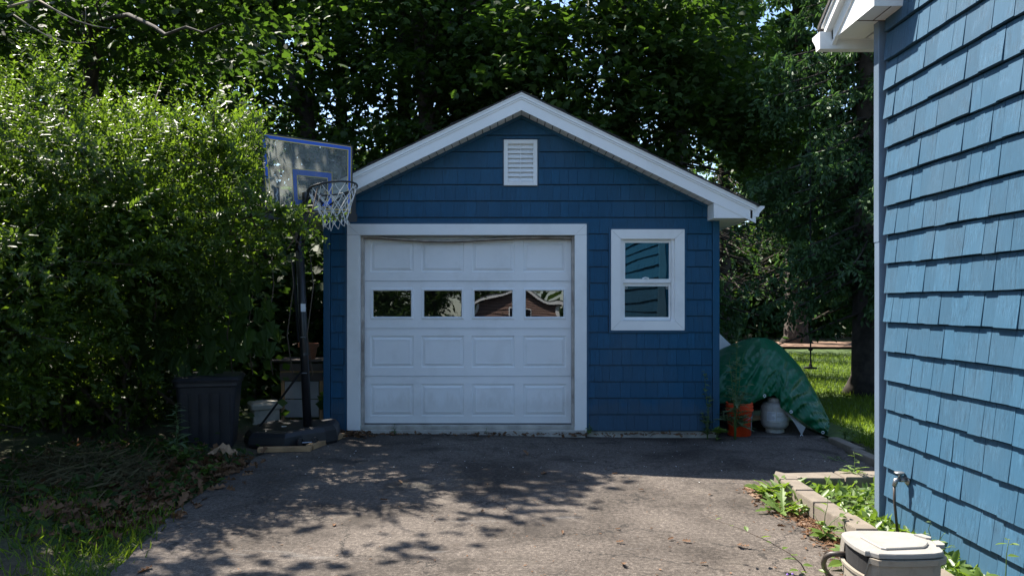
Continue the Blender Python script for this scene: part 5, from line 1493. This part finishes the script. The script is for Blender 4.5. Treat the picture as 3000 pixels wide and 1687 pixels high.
def weed(label, loc, stems, nleaf, size, kind, mat='weed', seed=0, name='weed', cat='weed', spread=1.0, base_leaves=0, flowers=None, smat='stem', srad=.004):
    r = random.Random(seed); t = thing(name, label, cat, loc); loc = Vector(loc)
    mb = MB(); paths = []
    for (dx, dy, h) in stems:
        p = [loc+Vector((dx*s*s, dy*s*s, h*s*(1-.12*s*(abs(dx)+abs(dy)) )))+Vector((r.uniform(-.008,.008), r.uniform(-.008,.008), 0)) for s in (0,.2,.4,.6,.8,1)]
        mb.tube(p, [srad*(1-.7*s/5) for s in range(6)], 5); paths.append(p)
    if paths: obj('stem', mb, M[smat], t, smooth=True)
    for i in range(nleaf):
        p = r.choice(paths); s = .12+.88*(i+.5)/nleaf if len(paths) == 1 else r.uniform(.15, 1); k = min(4, int(s*5)); pos = p[k].lerp(p[k+1], s*5-k)
        a = i*2.4+r.uniform(-.4,.4); put_leaf(t, pos, (math.cos(a), math.sin(a), r.uniform(-.1,.6)), size*(1.15-.55*s)*r.uniform(.75,1.2), kind, mat, r.uniform(-.4,.4))
    for i in range(base_leaves):
        a = i*2.4+r.uniform(-.4,.4); put_leaf(t, loc+Vector((r.uniform(-.03,.03)*spread, r.uniform(-.03,.03)*spread, .01)), (math.cos(a), math.sin(a), r.uniform(.15,1.2)), size*r.uniform(.7,1.25), kind, mat, r.uniform(-.5,.5))
    for fx in flowers or []:
        m2 = MB(); c = paths[fx][-1]
        for q in range(7):
            m2.lathe([(0,-.006),(.006,0),(0,.006)], c+Vector((r.uniform(-.025,.025), r.uniform(-.02,.02), r.uniform(-.02,.03))), 6)
        obj('flower', m2, M['purple'], t)
    return t
g = lambda x, y: gz(x, y)
# thistle by the garage corner and neighbours
weed('tall grey green thistle in front of the orange bucket at the garage corner', (2.42,8.02,g(2.4,8)), [(.03,-.02,1.22),(.10,.0,.98),(-.06,.02,.9),(.14,-.05,.66),(-.02,-.06,.52)], 96, .20, 'thistle', 'weed_dark', 1, 'thistle', 'thistle', srad=.007)
weed('straggling weed climbing the blue shingles at the garage corner', (2.12,8.02,g(2.1,8)), [(-.04,.0,.76),(.03,-.02,.50),(-.07,0,.32)], 34, .085, 'heart', 'weed_dark', 2, 'climbing_weed', 'weed', srad=.005)
weed('broad leaved burdock seedling at the foot of the garage corner', (2.20,7.96,g(2.2,8)), [(.0,-.02,.16),(.06,-.03,.12)], 9, .15, 'heart', 'weed', 3, 'burdock', 'weed')
weed('small green sprig at the foot of the right door trim', (.83,8.03,0), [(.0,-.02,.12),(.04,-.01,.08),(-.03,-.01,.07)], 14, .045, 'heart', 'weed', 4)
weed('tiny sprig growing from the sill left of the door centre', (-1.28,8.03,.0), [(.0,-.01,.11),(.02,-.01,.07)], 10, .04, 'oval', 'weed_dark', 5)
weed('tiny sprig growing from the sill at the door centre', (-.28,8.03,.0), [(.01,-.01,.08)], 6, .035, 'lance', 'weed_dark', 6)
weed('low tuft of grass weed alone on the shaded asphalt', (3.0,6.9,g(3,6.9)), [], 0, .09, 'strap', 'weed', 7, base_leaves=22, spread=2.2)
# dandelions and weeds along the kerb
weed('large dandelion clump growing at the corner of the kerb', (1.93,5.35,.0), [], 0, .20, 'tooth', 'weed', 8, 'dandelion', 'weed', base_leaves=40, spread=3.2)
weed('second dandelion clump against the kerb, nearer the camera', (1.90,5.02,.0), [], 0, .17, 'tooth', 'weed', 9, 'dandelion', 'weed', base_leaves=36, spread=3.6)
weed('leafy dock plant growing on top of the rear kerb blocks', (2.62,5.66,.115), [(.0,0,.17)], 6, .10, 'tooth', 'weed', 10, 'dock_plant', 'weed', base_leaves=10)
weed('small yellow green seedling on the rear kerb beside the house', (2.93,5.66,.115), [(.02,0,.12),(-.05,0,.08)], 12, .07, 'oval', 'weed', 11)
weed('bushy nettle like weed halfway along the kerb', (1.88,4.44,.0), [(.0,-.04,.26),(.12,-.02,.18),(-.06,.03,.15),(.17,-.08,.14)], 34, .085, 'oval', 'weed', 12)
weed('broad leaf weed by the hose box and kerb', (1.80,3.98,.0), [(.02,0,.14),(-.05,-.04,.10),(.08,-.06,.12)], 16, .12, 'oval', 'weed', 13)
weed('leafy nightshade with purple flowers under the garden hose', (1.47,3.55,.0), [(-.10,-.03,.15),(.05,-.05,.18),(.0,-.16,.12),(-.17,-.10,.13)], 26, .085, 'oval', 'weed', 14, 'nightshade', 'weed', flowers=[3])
weed('slim nightshade shoot arching over the asphalt beside the hose box', (1.52,3.85,.02), [(-.42,.30,.22)], 9, .065, 'oval', 'weed', 15, 'nightshade', 'weed', smat='twig')
weed('strap leaved daylily tuft below the spigot', (2.22,4.15,.0), [], 0, .42, 'strap', 'weed', 16, 'daylily', 'plant', base_leaves=16, spread=2.4)
weed('fine leaved weed against the house wall behind the hose box', (2.25,3.98,.02), [(-.02,-.03,.24),(.0,-.12,.20),(.02,-.2,.16)], 36, .045, 'lance', 'weed', 17)
weed('lone upright weed casting a shadow on the blue shakes', (2.24,3.36,.02), [(.0,-.02,.34),(-.02,.04,.14)], 14, .08, 'oval', 'weed', 18)
weed('big leaf standing up inside the planting bed corner', (2.18,5.25,.0), [(.03,0,.08)], 2, .12, 'oval', 'weed', 19, base_leaves=4)
weed('large round leaf plant at the back of the planting bed', (2.62,5.32,.0), [(.0,0,.15),(.1,.03,.12)], 7, .12, 'heart', 'weed', 22)
weed('spiky green seedling standing in front of the trash bin', (-2.97,6.55,.08), [(.0,-.02,.46)], 46, .13, 'lance', 'weed_dark', 20, 'horseweed', 'weed', srad=.006)
weed('low ivy leaved weeds beside the brown paper bag', (-2.80,6.28,.08), [(.1,-.1,.14),(-.12,-.06,.16),(.2,.02,.12),(-.22,.02,.14)], 40, .07, 'heart', 'weed', 21)
weed('weeds spilling over the asphalt edge below the paper bag', (-2.48,6.02,.03), [(.1,-.1,.10),(-.12,-.06,.12),(.14,.08,.10)], 30, .06, 'heart', 'weed', 23)
weed('green weeds at the lawn edge below the tarpaulin tip', (3.62,8.05,g(3.6,8)), [(.1,-.04,.18),(-.05,-.05,.14),(.22,-.10,.20),(.3,.0,.12)], 44, .10, 'thistle', 'weed', 24)
weed('dark weeds along the edging next to the house', (3.52,6.75,g(3.5,6.8)), [(.1,-.04,.16),(-.12,-.05,.14),(.22,-.10,.18),(-.1,.2,.14)], 44, .09, 'thistle', 'weed_dark', 25)
# dark grape like leaves hanging in the shade above the bin
gv = thing('grape_vine', 'dark grape vine with large lobed leaves hanging above the trash bin', 'vine', (-3.1, 7.6, .9))
mb = MB(); r = random.Random(5)
for i in range(7):
    a = Vector((-3.3+.2*i, 7.7, 1.9)); mb.tube([a, a+Vector((.1,-.25,-.3)), a+Vector((.05,-.3,-.8)), a+Vector((.1,-.28,-1.2))], .006, 5)
obj('stem', mb, M['twig'], gv, smooth=True)
ml = MB(); ml.add([tuple(p) for p in T_MAPLE[0]], T_MAPLE[1]); GM = ml.mesh('leaf'); GM.materials.append(M['maple'])
for i in range(110):
    p = Vector((r.uniform(-3.6,-2.35), r.uniform(7.0,7.6), r.uniform(.75,1.75))); 
    if p.x > -2.75 and p.z < .95: continue
    d = Vector((r.uniform(-.5,.5), r.uniform(-.6,0), -1)).normalized(); nn = Vector((r.uniform(-.4,.4), -1, .5)); s = nn.cross(d).normalized(); nn = d.cross(s)
    o = bpy.data.objects.new('leaf', GM); COL.objects.link(o); o.parent = gv
    o.matrix_local = Matrix.Translation(p-BASE[gv.name]) @ Matrix(((d.x,s.x,nn.x),(d.y,s.y,nn.y),(d.z,s.z,nn.z))).to_4x4() @ Matrix.Scale(r.uniform(.14,.21), 4)

# ---------------- grass, ground cover, litter
def blades(name, pts, h, mat, label, seed, lean=.5, tmpl=T_BLADE):
    rng = np.random.default_rng(seed); n = len(pts)
    ax = np.array([0,0,1.0])+rng.normal(size=(n,3))*lean; ax[:,2] = np.abs(ax[:,2])
    return stuff_mesh(name, cloud_mesh(name, pts, ax, rng.normal(size=(n,3)), h*(.5+.8*rng.random(n)), tmpl), M[mat], None, label, 'grass')
rng = np.random.default_rng(50)
n = 60000
y = 6.3+15*rng.random(n)**1.7; x = 3.5+(.10+.42*y-.6)*rng.random(n); x = np.where(y < 8.2, x+.12, x+.2)
k = ~((x < 3.9) & (y > 8.0) & (y < 9.2)); x, y = x[k], y[k]
blades('lawn_grass', np.stack([x, y, np.full(len(x), -.05)], 1), .085, 'grass', 'short lawn grass beyond the driveway', 51, .55)
def bankz(x, y):
    out = []
    for a, b in zip(x, y):
        k = sm((-2.35-a)/1.0)*sm((b-3.4)/1.2); out.append(-.035+.14*k+.05*k*noise.noise((a*2.3, b*2.3, 1))+.012*noise.noise((a*1.7, b*1.7, 3)))
    return np.array(out)
n = 5000; x = rng.uniform(-4.2,-1.95,n); y = rng.uniform(3.2,5.1,n); k = (x < -2.13-.10*(y-3.85)+rng.normal(size=n)*.05) & (np.sin(x*3.1+y*2)+rng.normal(size=n)*.6 > -.35); x, y = x[k], y[k]
blades('verge_grass', np.stack([x, y, bankz(x, y)], 1), .095, 'grass', 'uncut grass on the verge in the lower left corner', 52, .6)
n = 3600; x = rng.uniform(-3.7,-2.5,n)-.3*rng.random(n); y = rng.uniform(4.9,6.2,n); z = bankz(x, y)+rng.random(n)**2*.22*np.clip(1-np.hypot((x+3.3)/.75,(y-5.6)/.65), 0, 1)
me = cloud_mesh('grass_clippings', np.stack([x, y, z+.01], 1), rng.normal(size=(n,3))*np.array([1,1,.25]), rng.normal(size=(n,3))*.4+np.array([0,0,1]), .10+.12*rng.random(n), (T_BLADE[0]*np.array([1,.55,.6]), T_BLADE[1]))
stuff_mesh('grass_clippings', me, M['clip'], None, 'heap of drying grass clippings below the bush', 'grass clippings')
n = 1300; x = np.concatenate([rng.normal(-2.62,.22,n//2), rng.uniform(-4.2,-2.3,n-n//2)]); y = np.concatenate([rng.uniform(4.6,6.6,n//2), rng.uniform(4.3,6.9,n-n//2)]); k = x < -2.2-.03*y+.22; x, y = x[k], y[k]; n = len(x)
stuff_mesh('leaf_litter', cloud_mesh('leaf_litter', np.stack([x, y, bankz(x, y)+.012+.05*rng.random(n)], 1), rng.normal(size=(n,3))*np.array([1,1,.3]), rng.normal(size=(n,3))*.55+np.array([0,0,1]), .05+.075*rng.random(n), T_OAK), M['dry'], None, 'brown fallen leaves heaped along the left edge of the driveway', 'fallen leaves')
n = 420; x = np.concatenate([rng.uniform(-2.1,.85,200), rng.normal(-1.72,.12,140), rng.uniform(.85,2.2,80)]); y = 8.02-np.abs(rng.normal(size=n))*.05; y[200:340] -= np.abs(rng.normal(size=140))*.10
stuff_mesh('sill_leaves', cloud_mesh('sill_leaves', np.stack([x, y, .008+.03*rng.random(n)*(np.abs(x+1.72) < .2)], 1), rng.normal(size=(n,3))*np.array([1,1,.3]), rng.normal(size=(n,3))*.5+np.array([0,0,1]), .02+.05*rng.random(n), T_OAK), M['dry'], None, 'dry leaves blown against the garage sill', 'fallen leaves')
C = np.stack([rng.uniform(-4.0,-2.5,170), rng.uniform(4.3,6.9,170), np.zeros(170)], 1); C = C[C[:,0] < -2.45-.0*C[:,1]]; C[:,2] = bankz(C[:,0], C[:,1])+.05
P, A, Nn, S = sprays(rng, C, 26, .11, .05, .065, .6)
stuff_mesh('verge_plants', cloud_mesh('verge_plants', P, A, Nn, S, T_PRIVET), M['maple'], None, 'low leafy plants in the shade under the bush', 'ground cover')
# litter flecks on the asphalt
n = 1300; y = 3.4+4.6*rng.random(n)**1.3; x = rng.uniform(-2.2,3.0,n); k = (x < 1.8) | (y > 5.9); x, y = x[k], y[k]; n = len(x)
stuff_mesh('debris_flecks', cloud_mesh('debris_flecks', np.stack([x, y, np.array([gz(a, b) for a, b in zip(x, y)])+.006], 1), rng.normal(size=(n,3))*np.array([1,1,.1]), rng.normal(size=(n,3))*.25+np.array([0,0,1]), .006+.022*rng.random(n)**2.2, (T_FAR[0]*np.array([1,.6,1]), T_FAR[1])), M['dry'], None, 'small dry flecks and seeds scattered over the asphalt', 'debris')
n = 150; y = 5.8+2.1*rng.random(n); x = rng.uniform(-2.0,3.0,n); k = (x < 1.8) | (y > 5.9); x, y = x[k], y[k]; n = len(x)
stuff_mesh('paint_chips', cloud_mesh('paint_chips', np.stack([x, y, np.array([gz(a, b) for a, b in zip(x, y)])+.006], 1), rng.normal(size=(n,3))*np.array([1,1,.1]), rng.normal(size=(n,3))*.2+np.array([0,0,1]), .006+.010*rng.random(n), T_FAR), M['white_soffit'], None, 'pale paint chips sprinkled on the shaded asphalt', 'debris')
# reddish debris along the kerb foot
n = 1500; y = rng.uniform(3.7,5.7,n); x = 1.965-np.abs(rng.normal(size=n))*.085
stuff_mesh('kerb_debris', cloud_mesh('kerb_debris', np.stack([x, y, .004+.012*rng.random(n)], 1), rng.normal(size=(n,3))*np.array([1,1,.2]), rng.normal(size=(n,3))*.4+np.array([0,0,1]), .015+.03*rng.random(n), T_OAK), M['dry'], None, 'reddish crumbled leaf debris along the foot of the kerb', 'debris')
mb = MB(); P = []
for i in range(50):
    y = 3.3+.05*i; P.append([(1.965-(.17+.05*noise.noise((y*3,0,0)))*(1-j/4), y, -.012+.022*math.sin(j/4*math.pi*.5)+.006*noise.noise((y*9,j,0))) for j in range(5)])
mb.grid(P); obj('kerb_dirt', mb, M['earth_tan'], smooth=True, kind='structure')
mb = MB(); mb.grid([[(2.10+(2.34-2.10)*i/8 if y < 4.64 else 2.10+1.4*i/8, y, .0+.02*noise.noise((i, y*4, 0))) for i in range(9)] for y in [2.4+.1*q for q in range(32)]]); obj('planting_bed', mb, M['soil'], smooth=True, kind='structure')
n = 2600; y = rng.uniform(3.3,5.5,n); x = np.where(y < 4.66, rng.uniform(2.11,2.33,n), rng.uniform(2.11,3.4,n))
P = np.stack([x, y, .02+.07*rng.random(n)], 1); ax = rng.normal(size=(n,3)); ax[:,2] = np.abs(ax[:,2])*.5
stuff_mesh('ground_cover', cloud_mesh('ground_cover', P, ax, rng.normal(size=(n,3))*.5+np.array([0,0,1]), .045+.05*rng.random(n), T_PRIVET), M['weed'], None, 'low leafy ground cover filling the planting bed', 'ground cover')
blades('bed_grass', P[:500]*np.array([1,1,0]), .10, 'weed', 'grass blades among the planting bed ground cover', 53, .6)
# single fallen leaves one can pick out on the drive
ok = MB(); ok.add([tuple(p) for p in T_OAK[0]], T_OAK[1]); OM = ok.mesh('dry_leaf'); OM.materials.append(M['dry'])
spots = [(383,1427,.085),(640,1188,.075),(925,1100,.09),(1327,1142,.10),(1363,1191,.085),(1011,1217,.055),(975,1260,.055),(1540,1187,.05),(1548,1366,.045),(1548,1333,.03),(1715,1362,.05),(1855,1372,.06),(1862,1376,.05),(1680,1360,.04),(1415,1345,.035),(1565,1418,.06),(840,1325,.05),(1790,1240,.045),(690,1195,.05),(1210,1290,.04),(1760,1420,.035),(1620,1230,.04)]
spec = ['heart shaped brown leaf at the bottom edge of the driveway','pale tan leaf on the asphalt right of the leaf pile','lobed oak leaf on the asphalt below the left door trim','largest toothed oak leaf in the shade in front of the door','curled oak leaf just below the toothed one',
 'orange brown leaf in the shade left of the driveway centre','small brown leaf below the orange brown one in shade','brown leaf on the shade line at the middle of the driveway','curled brown leaf on sunlit asphalt near the bottom centre','tiny leaf scrap above the curled one on sunlit asphalt',
 'small rust leaf on sunlit asphalt right of centre','rust coloured leaf crumb, upper of the pair on the right','rust coloured leaf crumb, lower of the pair on the right','small tan leaf scrap just left of the rust leaf','tiny brown leaf scrap between the dappled shade and the sunlit centre',
 'tan leaf cluster at the bottom of the sunlit asphalt','yellowish leaf in the dappled shade on the left','tan leaf on sunlit asphalt below the garage window','brown leaf beside the weeds at the left driveway edge','dark leaf in the dappled shade left of centre','small leaf near the bottom right of the sunlit asphalt','small leaf by the shadow line below the right door trim']
for i, (u, v, s) in enumerate(spots):
    p = atz(u, v, 0); o = bpy.data.objects.new('dry_leaf', OM); COL.objects.link(o)
    p.z = gz(p.x, p.y)+.008; o.location = p; o.rotation_euler = (rnd.uniform(-.25,.25), rnd.uniform(-.25,.1), rnd.uniform(0,6.28)); o.scale = (s*1.15,)*3
    tag(o, spec[i], 'leaf', 'brown leaves scattered over the driveway')
# trees across the yard behind the camera, mirrored in the panes
src = [o for o in scene.objects if o.parent is None and o.name.startswith('maple_tree')]
for (x, y, k, la) in ((-9,-13,3,'tree behind the viewpoint mirrored in the left door pane'), (-3.5,-17,5,'leafy tree behind the viewpoint mirrored in the second door pane'), (7,-46,0,'tree behind the clapboard house'), (-6,-44,3,'tree left of the clapboard house'), (12,-34,4,'tree right of the clapboard house')):
    c = copy_tree(src[k]); c.location = (x, y, -.5); c['label'] = la
